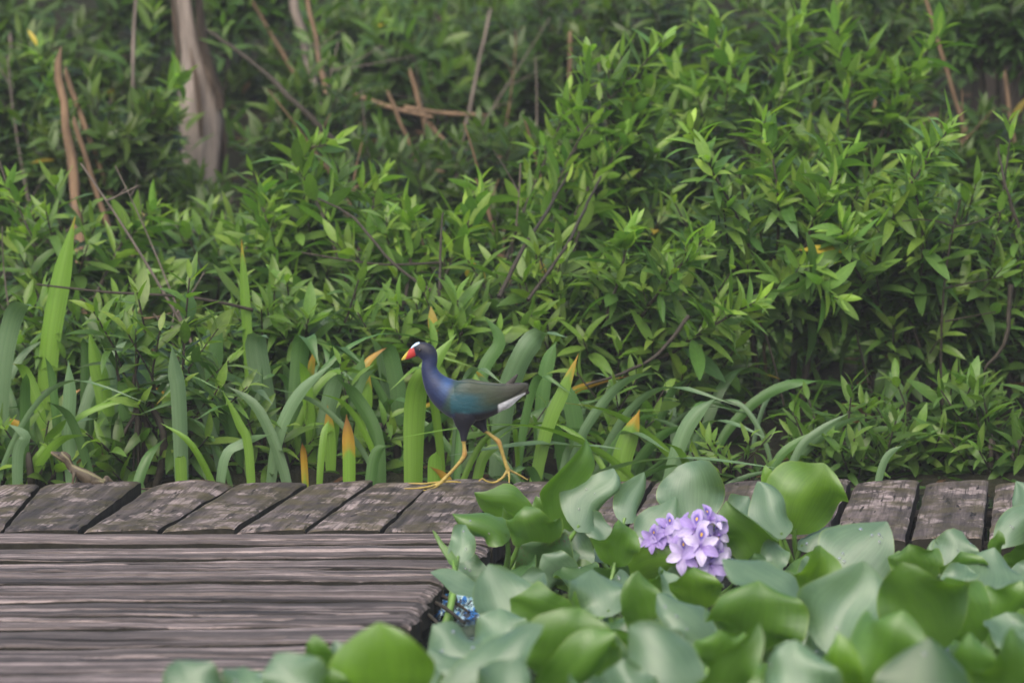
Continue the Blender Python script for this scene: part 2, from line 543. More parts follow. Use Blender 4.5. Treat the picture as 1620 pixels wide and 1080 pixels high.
# gaps between walkway planks: (x at near end, near row, x at far end, far row), measured along the walkway
gaps = [(-480, 838, -370, 769, 8), (-358, 838, -246, 769, 6), (-236, 838, -124, 769, 8), (-118, 838, -12, 770, 7),
        (3, 839, 62, 771, 6), (3 + 125, 839, 226, 772, 10), (252, 838, 372, 768, 8), (372, 838, 487, 768, 4),
        (484, 838, 592, 766, 4), (604, 838, 684, 766, 5), (735, 840, 812, 764, 5), (862, 844, 925, 765, 6), (982, 846, 1036, 765, 7),
        (1095, 848, 1143, 765, 7), (1206, 849, 1248, 765, 8), (1311, 850, 1353, 765, 10), (1437, 851, 1463, 765, 12), (1559, 851, 1573, 765, 11),
        (1680, 851, 1688, 765, 9), (1800, 851, 1800, 765, 8), (1922, 851, 1914, 765, 8), (2044, 851, 2028, 765, 8), (2166, 851, 2142, 765, 8)]
# the near edge of one plank at the left is met by a wedge crack, so the pair there has a thinner gap
# damp still air over the pond
hx = np.array([(x, y, z) for z in (-1.6, 3.9) for y in (-62, 92) for x in (-62, 62)], float)
hq = [[0, 2, 3, 1], [4, 5, 7, 6], [0, 1, 5, 4], [2, 6, 7, 3], [0, 4, 6, 2], [1, 3, 7, 5]]
hz_m = NT("damp air")
pv = hz_m.n("ShaderNodeVolumePrincipled")
pv.inputs["Color"].default_value = (0.93, 0.96, 1.0, 1)
pv.inputs["Density"].default_value = 0.003
pv.inputs["Anisotropy"].default_value = 0.0
hz_m.l(pv.outputs[0], hz_m.out.inputs["Volume"])
haze = obj("haze", mesh_np("haze", hx, hq, hz_m.m, smooth=False))
haze["kind"] = "stuff"
scene.cycles.volume_bounces = 0

boardwalk = thing("boardwalk", (0, 6.75, 0), "weathered narrow boardwalk of skewed grey planks running behind the hyacinths", "boardwalk")
walk_tops = {}
for i in range(len(gaps) - 1):
    a, b = gaps[i], gaps[i + 1]
    ga, gb = a[4] / 2, b[4] / 2
    far_l = far_r = 0.035
    p00 = gp(a[0] + ga, a[1]); p10 = gp(b[0] - gb, b[1])
    p11 = gp(b[2] - gb, b[3]); p01 = gp(a[2] + ga, a[3])
    r = random.Random(100 + i)
    dz = [r.uniform(-0.003, 0.003), r.uniform(0.002, 0.007), r.uniform(0.002, 0.007), r.uniform(-0.003, 0.003)]
    if i == 4: dz = [0.002, 0.004, 0.012, 0.002]
    if i == 5: dz = [0.001, 0.004, -0.002, -0.006]
    if i in (8, 9, 10): dz = [0.001, 0.005, 0.003, 0.002]
    for p, d in zip((p00, p10, p11, p01), dz):
        p[2] += d
    for p in (p11, p01):                       # a little deeper than the visible rim
        p[1] += 0.03 + r.uniform(-0.01, 0.015)
    arch = 0.014 if i == 5 else (0.006 if i == 9 else r.uniform(-0.002, 0.003))
    warp = lambda u, v, k=arch: k * math.sin(math.pi * u) * v * v
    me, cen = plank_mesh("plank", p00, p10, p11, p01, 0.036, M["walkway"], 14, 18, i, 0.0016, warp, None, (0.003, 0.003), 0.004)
    o = obj("plank", me, boardwalk)
    o.location = Vector(cen) - boardwalk.location
for (y0, nm) in ((6.60, "joist"), (6.92, "joist")):
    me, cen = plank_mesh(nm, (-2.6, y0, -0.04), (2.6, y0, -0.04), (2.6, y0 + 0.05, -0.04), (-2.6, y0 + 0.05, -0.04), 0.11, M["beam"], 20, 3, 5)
    o = obj(nm, me, boardwalk); o.location = Vector(cen) - boardwalk.location
for k, x in enumerate((-1.9, -0.95, 0.02, 0.93, 1.75)):
    for y in (6.66, 6.98):
        mb = MB()
        mb.tube([(x, y, -0.6), (x, y, -0.3), (x, y, -0.045)], [0.045, 0.043, 0.042], 8)
        o = mb.build("post", M["beam"], boardwalk, (x, y, -0.3)); o.location = Vector((x, y, -0.3)) - boardwalk.location

platform = thing("dock_platform", (-0.9, 5.8, 0), "broad dock platform of weathered pinkish grey boards laid lengthwise", "dock")
rows = [839.5, 859, 880, 898, 919, 947, 968, 988, 1016, 1058, 1098, 1140]
endx = {0: 790, 1: 768, 2: 727, 3: 712, 4: 690, 5: 672, 6: 655, 7: 632, 8: 600, 9: 566, 10: 530}
for i in range(len(rows) - 1):
    r = random.Random(40 + i)
    g = 2.0 if i != 2 else 3.0
    ra, rb = rows[i] + 0.9, rows[i + 1] - 0.9
    sl = 0.012 + 0.0016 * i                     # boards run a touch away to the right
    xe = endx[i] + r.uniform(-4, 4)
    if i == 0: sl = 0.0
    XL = -520
    far_l = gp(XL, ra + (sl - (0.0015 if i else 0)) * 900 * 0.5); far_r = gp(xe + 10, ra - sl * 100)
    near_l = gp(XL, rb + sl * 900 * 0.5); near_r = gp(xe - (rb - ra) * 0.55, rb - sl * 100)
    hb = r.uniform(-0.0015, 0.002) - 0.001
    for p in (far_l, far_r):
        p[2] = hb - 0.0015 + r.uniform(-0.001, 0.001)
    for p in (near_l, near_r):                  # cupped: the near edge stands up over the next board
        p[2] = hb + 0.0012 + r.uniform(-0.0015, 0.0015)
    gr_v, gr_w = r.uniform(0.3, 0.7), r.uniform(0.0, 1.0)
    gs, ge = r.uniform(0.0, 0.6), r.uniform(0.8, 1.2)
    def groove(u, v, a=gr_v, s=gs, e=ge):
        inside = 1.0 if s < u < e else 0.0
        return 0.007 * inside * math.exp(-((v - a - 0.06 * math.sin(u * 5)) / 0.045) ** 2)
    def warp(u, v, k=i):
        return -0.005 * sstep(0.99, 1.0, u) + 0.0015 * math.sin(u * 7 + k)
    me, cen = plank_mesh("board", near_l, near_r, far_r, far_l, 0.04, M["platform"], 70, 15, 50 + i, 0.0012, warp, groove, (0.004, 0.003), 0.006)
    o = obj("board", me, platform); o.location = Vector(cen) - platform.location
yb = gp(700, 1130)[1]
for k, (xa, xb) in enumerate(((-0.24, -0.30), (-1.0, -1.1), (-1.75, -1.85))):
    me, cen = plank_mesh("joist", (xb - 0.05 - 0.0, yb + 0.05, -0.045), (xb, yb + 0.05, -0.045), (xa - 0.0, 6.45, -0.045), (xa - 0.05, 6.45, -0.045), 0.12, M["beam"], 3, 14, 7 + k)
    o = obj("joist", me, platform); o.location = Vector(cen) - platform.location
for k, (x, y) in enumerate(((-0.34, 6.3), (-0.38, 5.3), (-1.1, 6.3), (-1.15, 5.3), (-1.8, 5.8))):
    mb = MB()
    mb.tube([(x, y, -0.6), (x, y, -0.3), (x, y, -0.045)], [0.05, 0.048, 0.046], 8)
    o = mb.build("post", M["beam"], platform, (x, y, -0.3)); o.location = Vector((x, y, -0.3)) - platform.location

# ------------------------------------------------------------------ leaf meshes
def lance_mesh(name, droop, fold, twist, width, mat, seg=6):
    """unit-length lanceolate leaf along +X, upper face +Z"""
    V, UV = [], []
    for i in range(seg + 1):
        t = i / seg
        w = width * 0.5 * (math.sin(math.pi * min(1, t ** 0.82)) ** 0.85 if 0 < t < 1 else 0.0) + 0.004
        zc = -droop * t * t
        x = t * (1 - 0.25 * droop * t)
        for s in (-1, 0, 1):
            y = s * w * math.cos(fold)
            z = zc + abs(s) * w * math.sin(fold)
            a = twist * t
            V.append((x, y * math.cos(a) - (z - zc) * math.sin(a), zc + y * math.sin(a) + (z - zc) * math.cos(a)))
            UV.append((t, 0.5 + 0.5 * s))
    Q = [[i * 3 + k, (i + 1) * 3 + k, (i + 1) * 3 + k + 1, i * 3 + k + 1] for i in range(seg) for k in range(2)]
    return np.array(V), np.array(Q), np.array(UV)

LV = []
r_ = random.Random(3)
for k in range(8):
    LV.append(lance_mesh("leaf", [0.05, 0.2, 0.35, 0.12, 0.5, 0.0, 0.25, -0.12][k], [0.3, 0.45, 0.25, 0.15, 0.35, 0.5, 0.2, 0.3][k],
                         [0, 0.3, -0.3, 0.15, -0.2, 0.4, 0, -0.4][k], [0.25, 0.29, 0.23, 0.31, 0.26, 0.22, 0.30, 0.24][k], None))
LEAF_ME = [mesh_np("leaf", v, q, M["shrub"], uv=uv) for v, q, uv in LV]

def frame(x, nz):
    x = nrm(x)
    z = np.asarray(nz, float) - x * np.dot(nz, x)
    if np.linalg.norm(z) < 1e-4:
        z = np.array([x[1], -x[0], 0.2])
    z = nrm(z)
    y = np.cross(z, x)
    return x, y, z

def mat4(pos, x, y, z, s):
    return Matrix(((x[0] * s, y[0] * s, z[0] * s, pos[0]), (x[1] * s, y[1] * s, z[1] * s, pos[1]), (x[2] * s, y[2] * s, z[2] * s, pos[2]), (0, 0, 0, 1)))

GREEN_OLD = np.array([0.052, 0.112, 0.024])
GREEN_MID = np.array([0.108, 0.202, 0.036])
GREEN_NEW = np.array([0.195, 0.310, 0.048])

def shoot_leaves(tip, d, n, L, r, length=0.13, vigor=1.0):
    """leaves spiralling up the last stretch of a shoot: (pos, dir, normal, size, colour)"""
    d = nrm(d)
    a = nrm(np.cross(d, [0.3, 0.5, 0.1]))
    b = np.cross(d, a)
    out = []
    ph = r.uniform(0, 6.28)
    for k in range(n):
        f = k / max(1, n - 1)                     # 0 = lowest, 1 = tip
        pos = tip - d * length * (1 - f) ** 1.2
        th = ph + k * 2.4 + r.uniform(-0.4, 0.4)
        rad = a * math.cos(th) + b * math.sin(th)
        op = math.radians(80 - 54 * f + r.uniform(-20, 22))
        x = d * math.cos(op) + rad * math.sin(op)
        nz = d * math.sin(op) - rad * math.cos(op) + np.array([0, 0, 0.35]) + np.array([r.uniform(-.3, .3) for _ in range(3)])
        size = L * 1.06 * (1.0 - 0.42 * f ** 2.5) * r.uniform(0.66, 1.25)
        y = f ** 2.2 * vigor
        c = GREEN_OLD * (1 - f) + GREEN_MID * f
        c = c * (1 - 0.6 * y) + GREEN_NEW * 0.6 * y
        c = c * r.uniform(0.82, 1.2) * np.array([r.uniform(0.9, 1.12), 1, r.uniform(0.85, 1.1)])
        if r.random() < 0.003:
            c = np.array([0.34, 0.26, 0.03])
        out.append((pos, x, nz, size, c))
    return out

def mass_mesh(name, leaves, r):
    """all the given leaves joined as one mesh"""
    Vs, Qs, UVs, Cs = [], [], [], []
    n = 0
    for (pos, x, nz, size, c) in leaves:
        v, q, uv = LV[r.randrange(8)]
        X, Y_, Z = frame(x, nz)
        W = pos + (v[:, :1] * X + v[:, 1:2] * Y_ + v[:, 2:3] * Z) * size
        Vs.append(W); Qs.append(q + n); UVs.append(uv)
        Cs.append(np.tile(np.append(c, 1.0), (len(v), 1)))
        n += len(v)
    return mesh_np(name, np.concatenate(Vs), np.concatenate(Qs), M["shrub_mass"], uv=np.concatenate(UVs), col=np.concatenate(Cs))

def shrub(name, label, px, top, rpx, Y, group, nshoot=48, nleaf=10, L=0.092, bottom=None, tips=(), mass=620, vigor=1.0, dens_front=0.75, ry=None, lean=0.0, seed=0, sprays=()):
    r = random.Random(seed * 7 + 5)
    ptop = at(px, top, Y)
    cx = ptop[0]
    gz = float(ground_z(cx, Y))
    zb = at(px, bottom, Y)[2] if bottom else gz + 0.05
    zt = ptop[2]
    rx = rpx * 1.12 * Y / FPX
    ry = ry or rx * 0.8
    root = thing(name, (cx, Y, gz), label, "shrub", group)
    o3 = np.array([cx, Y, gz])
    zc, rz = (zt + zb) / 2 , max(0.06, (zt - zb) / 2)
    shoots = []
    for (tx, ty, dy) in tips:
        shoots.append((at(tx, ty, Y + dy), None))
    while len(shoots) < nshoot:
        th = r.uniform(0, 2 * math.pi)
        if r.random() < dens_front and math.sin(th) > 0:
            th = -th
        cz = r.uniform(-0.85, 1.0)
        s = math.sqrt(max(0.0, 1 - cz * cz))
        k = r.uniform(0.72, 1.08) if r.random() < 0.8 else r.uniform(1.05, 1.32)
        p = np.array([cx + rx * k * s * math.cos(th), Y + ry * k * s * math.sin(th), zc + rz * k * cz])
        if p[1] < 7.06: p[1] = 7.06 + r.uniform(0, 0.05)
        if p[2] < gz + 0.03: p[2] = gz + 0.03 + r.uniform(0, .05)
        shoots.append((p, None))
    dim = 0.58 if group == G3 else 1.0  # back row: depth shade between the shrubs put into the leaf colour
    leaves, inner = [], []
    nst = 5
    stems = [MB() for _ in range(nst)]
    dirs = []
    for k in range(nst):
        a = 2 * math.pi * k / nst + r.uniform(-0.5, 0.5)
        fork = np.array([cx + rx * 0.35 * math.cos(a), Y + ry * 0.35 * math.sin(a), gz + (zc - gz) * 0.75])
        base = np.array([cx + 0.05 * math.cos(a), Y + 0.04 * math.sin(a), gz - 0.02])
        stems[k].tube(bez(base, (base + fork) / 2 + np.array([r.uniform(-.05, .05), r.uniform(-.05, .05), 0.05]), fork, 6), np.linspace(0.009, 0.0055, 6), 5)
        dirs.append(fork)
    for p, _ in shoots:
        k = min(range(nst), key=lambda q: np.linalg.norm((dirs[q] - p) * np.array([1, 1, 0.6])))
        out = nrm((p - np.array([cx, Y, zc])) / np.array([rx, ry, rz]))
        d = nrm(out * np.array([0.75, 0.75, 0.35]) + np.array([0, -0.05, 0.75]) + np.array([r.uniform(-.3, .3), r.uniform(-.3, .3), r.uniform(-.15, .3)]))
        b0 = p - d * 0.10
        mid = (dirs[k] + b0) / 2 + np.array([r.uniform(-.04, .04), r.uniform(-.04, .04), -0.02])
        P = np.concatenate([bez(dirs[k], mid, b0, 5), [p]])
        stems[k].tube(P, np.linspace(0.0048, 0.0016, 6), 4)
        nl = nleaf + r.randint(-2, 2)
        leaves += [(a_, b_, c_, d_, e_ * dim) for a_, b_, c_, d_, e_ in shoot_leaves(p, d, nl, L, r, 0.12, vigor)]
        # older leaves further in along the branch
        for q in range(max(0, mass // nshoot)):
            t = r.uniform(0.25, 0.95)
            pos = dirs[k] * (1 - t) + b0 * t + np.array([r.uniform(-.03, .03) for _ in range(3)])
            x = nrm(np.array([r.gauss(0, 1), r.gauss(0, 1) - 0.25, r.uniform(-0.35, 0.8)]))
            inner.append((pos, x, np.array([0, 0, 1.0]), L * r.uniform(0.75, 1.15), GREEN_OLD * r.uniform(0.75, 1.15)))
    sprayed = []
    for path in sprays:                           # long loose shoots, leafy all along
        P_ = catmull([at(a_, b_, Y + d_) for a_, b_, d_ in path], 26)
        k = min(range(nst), key=lambda q: np.linalg.norm(dirs[q] - P_[0]))
        stems[k].tube(np.concatenate([bez(dirs[k], (dirs[k] + P_[0]) / 2, P_[0], 4)[:-1], P_]), np.linspace(0.0048, 0.0013, 29), 5)
        for i_ in range(6, 26, 2):
            T_ = nrm(P_[min(i_ + 1, 25)] - P_[i_ - 1])
            f_ = i_ / 25
            d_ = nrm(T_ + np.array([r.gauss(0, .45), r.gauss(0, .35) - 0.15, 0.25]))
            tip_ = P_[i_] + d_ * (0.02 + 0.05 * (1 - f_) * r.random())
            stems[k].tube([P_[i_], tip_], [0.0015, 0.001], 4)
            for l_ in shoot_leaves(tip_, d_, 6, L * (1.0 - 0.15 * f_), r, 0.06, 1.2):
                sprayed.append((*l_[:4], l_[4] * (1.05 + 0.45 * f_)))
    leaves = sprayed + leaves
    for k in range(nst):
        o = stems[k].build("stem", M["twig"], root, tuple(o3))
        o.location = (0, 0, 0)
    if len(leaves) > 300:
        head, rest = leaves[:min(len(sprayed), 220)], leaves[min(len(sprayed), 220):]
        rest.sort(key=lambda l: l[0][1] - 0.4 * l[0][2])
        leaves = head + rest
        inner += leaves[300:]
        leaves = leaves[:300]
    for (pos, x, nz, size, c) in leaves:
        o = bpy.data.objects.new("leaf", LEAF_ME[r.randrange(8)])
        COL.objects.link(o)
        o.parent = root
        X, Y_, Z = frame(x, nz)
        o.matrix_basis = mat4(pos - o3, X, Y_, Z, size)
        o.color = (*c, 1)
    if inner:
        me = mass_mesh("foliage", [(l[0] - o3, *l[1:]) for l in inner], r)
        o = obj("foliage", me, root)
        o["kind"] = "stuff"
    return root

# ------------------------------------------------------------------ shrubs on the bank
G1, G2, G3 = "low shrubs at the walkway edge", "shrubs in the middle of the bank", "shrubs at the back of the bank"
S = [
 # name, label, px, top, rpx, Y, group, kwargs
 ("willow_leaved_shrub", "small upright shrub with broad pale leaves among the strap leaves near the lizard", 250, 450, 120, 7.28, G1, dict(nshoot=22, nleaf=9, L=0.09, mass=60, bottom=760, tips=[(300, 440, -.03), (215, 520, -.06), (345, 520, -.05), (170, 520, 0), (290, 610, -.1), (220, 640, -.1), (330, 690, -.1), (160, 700, -.08)])),
 ("willow_leaved_shrub", "low leafy sprig behind the left planks beside the lizard's head", 30, 640, 75, 7.25, G1, dict(nshoot=9, nleaf=8, L=0.085, mass=20, bottom=760)),
 ("willow_leaved_shrub", "low sprig of small shiny leaves behind the hyacinths, right of the gallinule", 1160, 672, 70, 7.2, G1, dict(nshoot=11, nleaf=8, L=0.055, mass=30, bottom=760)),
 ("willow_leaved_shrub", "light green shrub whose arching tip stands above the dark branch behind the strap leaves", 480, 262, 150, 8.35, G2, dict(sprays=[[(560, 480, -0.3), (510, 340, -0.2), (470, 250, -0.1), (525, 228, -0.1)], [(440, 480, -0.3), (432, 390, -0.2), (410, 310, -0.1)], [(620, 470, -0.3), (585, 380, -0.2), (598, 282, -0.1)]], tips=[(485, 245, 0), (445, 300, -.05), (590, 292, 0), (510, 330, -.1), (430, 350, -.1), (460, 400, -.15)], bottom=560)),
 ("willow_leaved_shrub", "rounded shrub with thin dark twigs showing, behind the gallinule's head", 650, 330, 160, 8.1, G2, dict(sprays=[[(690, 470, -0.25), (725, 390, -0.15), (762, 300, 0)], [(640, 480, -0.25), (650, 400, -0.1), (640, 340, 0)]], tips=[(745, 310, 0), (700, 345, 0), (610, 370, -.1), (560, 400, -.1)], bottom=600)),
 ("willow_leaved_shrub", "spreading shrub beneath the pale snag trunk", 300, 325, 170, 8.6, G2, dict(bottom=600)),
 ("willow_leaved_shrub", "bushy shrub at the foot of the thick brown cane", 90, 320, 170, 8.3, G2, dict(sprays=[[(60, 480, -0.2), (50, 380, -0.1), (10, 290, 0)], [(150, 470, -0.2), (190, 390, -0.1), (240, 330, 0)]], bottom=620)),
 ("willow_leaved_shrub", "tall slim shrub whose yellow-green tips rise above all its neighbours", 950, 120, 110, 8.5, G2, dict(sprays=[[(800, 470, -0.6), (860, 340, -0.35), (930, 200, -0.1), (1058, 62, 0)], [(850, 470, -0.6), (900, 360, -0.35), (960, 240, -0.1), (1030, 140, 0)], [(790, 440, -0.5), (830, 330, -0.3), (868, 240, -0.1), (905, 150, 0)], [(900, 420, -0.4), (940, 300, -0.2), (1000, 210, -0.1)], [(870, 380, -0.3), (900, 280, -0.15), (935, 90, 0)]], tips=[(1035, 75, 0), (985, 85, 0), (930, 95, 0), (905, 170, 0), (990, 160, 0), (880, 220, -.05), (950, 210, -.1), (1010, 190, -.05), (860, 260, 0), (930, 270, -.1)], bottom=560, vigor=1.3)),
 ("willow_leaved_shrub", "dense shrub directly behind the gallinule's back", 840, 380, 140, 7.85, G2, dict(bottom=640)),
 ("willow_leaved_shrub", "bright dense shrub with long leaves above the yellow-tipped strap leaf", 1020, 380, 150, 7.8, G2, dict(sprays=[[(1000, 520, -0.1), (1060, 440, -0.2), (1110, 380, -0.2)], [(960, 500, -0.1), (985, 420, -0.15), (990, 360, -0.1)], [(1060, 560, -0.15), (1120, 520, -0.25), (1190, 480, -0.3)]], bottom=660, vigor=1.1)),
 ("willow_leaved_shrub", "large bright shrub overhanging the dark hollow", 1240, 250, 170, 8.0, G2, dict(sprays=[[(1200, 430, -0.15), (1160, 330, -0.2), (1090, 210, -0.2)], [(1260, 450, -0.15), (1290, 340, -0.2), (1340, 240, -0.1)], [(1200, 480, -0.2), (1270, 430, -0.3), (1315, 470, -0.35)], [(1230, 400, -0.1), (1230, 300, -0.15), (1210, 190, -0.1)]], bottom=520, vigor=1.2)),
 ("willow_leaved_shrub", "broad shrub leaning out over the hollow beside the large bright one", 1440, 290, 150, 8.0, G2, dict(sprays=[[(1380, 430, -0.1), (1430, 310, -0.2), (1505, 200, -0.2)], [(1450, 480, -0.1), (1460, 380, -0.2), (1440, 260, -0.15)], [(1400, 500, -0.1), (1350, 420, -0.25), (1330, 360, -0.3)]], bottom=560)),
 ("willow_leaved_shrub", "shrub with small curled leaves by the black gap in the thicket", 1590, 300, 140, 8.1, G2, dict(sprays=[[(1540, 500, -0.1), (1575, 380, -0.15), (1600, 200, -0.1)], [(1600, 500, -0.1), (1610, 400, -0.15), (1590, 290, -0.1)]], bottom=620, L=0.065)),
 ("willow_leaved_shrub", "tall shrub with a flat top of young leaves behind the overhanging one", 1180, 60, 170, 8.9, G2, dict(sprays=[[(1210, 260, -0.1), (1180, 150, -0.15), (1120, 50, -0.1)], [(1180, 260, -0.1), (1230, 140, -0.1), (1270, 20, 0)], [(1100, 260, -0.1), (1090, 170, -0.1), (1060, 110, 0)]], bottom=420, vigor=1.2)),
 ("willow_leaved_shrub", "high shrub reaching up beside the black gap in the thicket", 1380, 110, 150, 8.8, G2, dict(sprays=[[(1380, 260, -0.1), (1420, 150, -0.1), (1490, 50, 0)], [(1340, 260, -0.1), (1340, 140, -0.1), (1320, 40, 0)]], bottom=420, vigor=1.1)),
 ("willow_leaved_shrub", "shaded low shrub growing in the dark hollow behind the bare plank gaps", 1470, 580, 110, 7.5, G1, dict(nshoot=28, nleaf=9, bottom=755, vigor=0.2, mass=80)),
 ("willow_leaved_shrub", "sparse shaded shrub at the left mouth of the dark hollow", 1290, 560, 100, 8.1, G1, dict(nshoot=14, nleaf=8, bottom=740, vigor=0.1, mass=70)),
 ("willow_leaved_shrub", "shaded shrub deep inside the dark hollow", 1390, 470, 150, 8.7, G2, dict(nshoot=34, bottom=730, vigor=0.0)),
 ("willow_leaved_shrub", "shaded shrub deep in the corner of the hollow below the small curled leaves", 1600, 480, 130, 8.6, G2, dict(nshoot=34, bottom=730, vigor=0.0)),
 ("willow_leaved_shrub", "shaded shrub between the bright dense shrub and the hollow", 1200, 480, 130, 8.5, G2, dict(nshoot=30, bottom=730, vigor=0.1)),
 ("willow_leaved_shrub", "low shaded plant at the near rim of the hollow behind the plank gaps", 1340, 610, 95, 7.42, G1, dict(nshoot=24, nleaf=8, bottom=756, vigor=0.1, mass=60, L=0.08)),
 ("willow_leaved_shrub", "low shaded plant behind the last planks", 1590, 600, 95, 7.4, G1, dict(nshoot=24, nleaf=8, bottom=756, vigor=0.1, mass=60, L=0.08)),
 ("willow_leaved_shrub", "small leafy sprig tangled in the hooked strap blades", 430, 610, 75, 7.3, G1, dict(nshoot=9, nleaf=8, L=0.075, bottom=740, vigor=0.6, mass=20)),
 ("willow_leaved_shrub", "small leafy sprig tangled in the withering strap blades", 590, 560, 80, 7.35, G1, dict(nshoot=9, nleaf=8, L=0.075, bottom=740, vigor=0.6, mass=20)),
 ("willow_leaved_shrub", "leafy sprig between the strap blades behind the gallinule's legs", 790, 600, 80, 7.4, G1, dict(nshoot=9, nleaf=8, L=0.07, bottom=740, vigor=0.6, mass=20)),
 ("willow_leaved_shrub", "leafy sprig below the thorny twig among strap blades", 960, 560, 90, 7.45, G1, dict(nshoot=12, nleaf=8, L=0.075, bottom=740, vigor=0.8, mass=30)),
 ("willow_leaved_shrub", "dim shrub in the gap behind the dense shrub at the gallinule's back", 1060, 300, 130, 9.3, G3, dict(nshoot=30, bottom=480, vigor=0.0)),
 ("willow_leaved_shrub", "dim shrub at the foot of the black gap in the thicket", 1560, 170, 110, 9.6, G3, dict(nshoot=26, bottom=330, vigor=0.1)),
 ("willow_leaved_shrub", "mid-green shrub behind the strap leaves, left of the gallinule", 480, 430, 150, 7.75, G2, dict(bottom=640, vigor=0.7)),
 ("willow_leaved_shrub", "leafy shrub beside the tall bright strap leaf", 130, 450, 120, 7.75, G2, dict(bottom=640, vigor=0.7)),
 ("willow_leaved_shrub", "mid-green shrub with twigs behind the gallinule's tail", 700, 440, 120, 7.7, G2, dict(bottom=640, vigor=0.7)),
 ("willow_leaved_shrub", "large-leaved shrub beside the pale snag trunk", 160, 110, 95, 9.6, G3, dict(sprays=[[(190, 300, 0), (230, 200, -0.05), (285, 125, 0)], [(130, 300, 0), (100, 180, 0), (60, 80, 0)]], bottom=330, vigor=0.8)),
 ("willow_leaved_shrub", "dim shrub to the left of the brown canes", 20, 60, 120, 10.2, G3, dict(bottom=340, vigor=0.5)),
 ("willow_leaved_shrub", "shrub growing around the leaning grey stems", 480, 120, 100, 10.0, G3, dict(bottom=330, vigor=0.5)),
 ("willow_leaved_shrub", "dark green shrub behind the broken orange canes", 650, 200, 130, 9.6, G3, dict(bottom=400, vigor=0.3)),
 ("willow_leaved_shrub", "dark green shrub in the gap left of the tall slim shrub", 790, 190, 120, 9.5, G3, dict(bottom=430, vigor=0.3)),
 ("willow_leaved_shrub", "dim shrub hiding the foot of the pale snag", 310, 270, 75, 9.6, G3, dict(nshoot=24, bottom=400, vigor=0.3, tips=[(300, 290, 0), (340, 300, 0)])),
 ("willow_leaved_shrub", "dim shrub between the leaning canes and the snag", 225, 235, 70, 9.9, G3, dict(nshoot=22, bottom=350, vigor=0.3)),
 ("willow_leaved_shrub", "dim shrub growing close behind the pale snag trunk", 330, 90, 130, 11.5, G3, dict(nshoot=34, bottom=330, vigor=0.3)),
 ("willow_leaved_shrub", "shrub high on the bank above the broken orange canes", 620, -10, 140, 11.2, G3, dict(bottom=200, vigor=0.4)),
 ("willow_leaved_shrub", "shrub high on the bank behind the pointed yellow-green tips", 850, -20, 150, 11.0, G3, dict(bottom=230, vigor=0.4)),
 ("willow_leaved_shrub", "shrub at the crest of the bank behind the flat-topped one", 1080, -60, 160, 10.4, G3, dict(bottom=200, vigor=0.6)),
 ("willow_leaved_shrub", "shrub at the crest of the bank left of the black gap", 1330, -60, 150, 10.2, G3, dict(bottom=170, vigor=0.6)),
 ("willow_leaved_shrub", "bright tuft of shrub hanging above the black gap in the thicket", 1590, -60, 110, 10.0, G3, dict(nshoot=18, bottom=70, vigor=0.8)),
 ("willow_leaved_shrub", "shrub filling the crest of the bank above the pale snag", 340, -90, 140, 11.4, G3, dict(bottom=30, vigor=0.5)),
 ("willow_leaved_shrub", "shrub at the crest of the bank above the brown canes", 90, -60, 150, 11.4, G3, dict(bottom=180, vigor=0.5)),
]
for i, (nm, lb, px, top, rp, Y, g, kw) in enumerate(S):
    shrub(nm, lb, px, top, rp, Y, g, seed=i, **kw)
# the bank goes on to both sides
for k, (px, top, rp, Y) in enumerate([(-220, 350, 190, 8.3), (-260, 120, 200, 9.8), (1850, 330, 190, 8.2), (1860, 60, 210, 9.4)]):
    side = "left" if k < 2 else "right"
    shrub("willow_leaved_shrub", ["low shrub at the far end of the bank beyond the lizard", "tall shrub at the far end of the bank beyond the lizard",
          "low shrub at the far end of the bank beyond the dark hollow", "tall shrub at the far end of the bank beyond the dark hollow"][k],
          px, top, rp, Y, G2, nshoot=22, mass=150, bottom=620 if k % 2 == 0 else 420, seed=60 + k)

# far thicket: nobody could count it
r = random.Random(77)
far = []
for k in range(1900):
    x = r.uniform(-3.8, 3.8)
    y = r.uniform(10.4, 15.0)
    z = float(ground_z(x, y)) + r.uniform(0.05, 0.9) * (0.65 + 0.35 * math.sin(x * 3 + y)) + 0.05
    d = nrm([r.gauss(0, .5), r.gauss(0, .5) - 0.3, 0.9])
    far += shoot_leaves(np.array([x, y, z]), d, 9, 0.09, r, 0.14, 0.4)
o = obj("thicket", mass_mesh("thicket", far, r))
o["kind"] = "stuff"
tag(o, "dense far green thicket covering the top of the bank", "thicket")
# leaf litter and ground cover under the shrubs
cov = []
for k in range(9000):
    x = r.uniform(-2.4, 2.4); y = r.uniform(7.15, 12.5)
    z = float(ground_z(x, y)) + r.uniform(0.005, 0.09) * (y > 7.5)
    dx = nrm([r.gauss(0, 1), r.gauss(0, 1), r.uniform(-0.05, 0.4)])
    c = np.array([0.11, 0.06, 0.03]) * r.uniform(0.5, 1.2) if r.random() < 0.2 else GREEN_OLD * r.uniform(0.7, 1.2)
    cov.append((np.array([x, y, z]), dx, np.array([r.uniform(-.4, .4), r.uniform(-.4, .4), 1.0]), r.uniform(0.05, 0.085), c))
o = obj("leaf_litter", mass_mesh("leaf_litter", cov, r))
o["kind"] = "stuff"
tag(o, "brown and green fallen leaves scattered under the shrubs", "leaf litter")

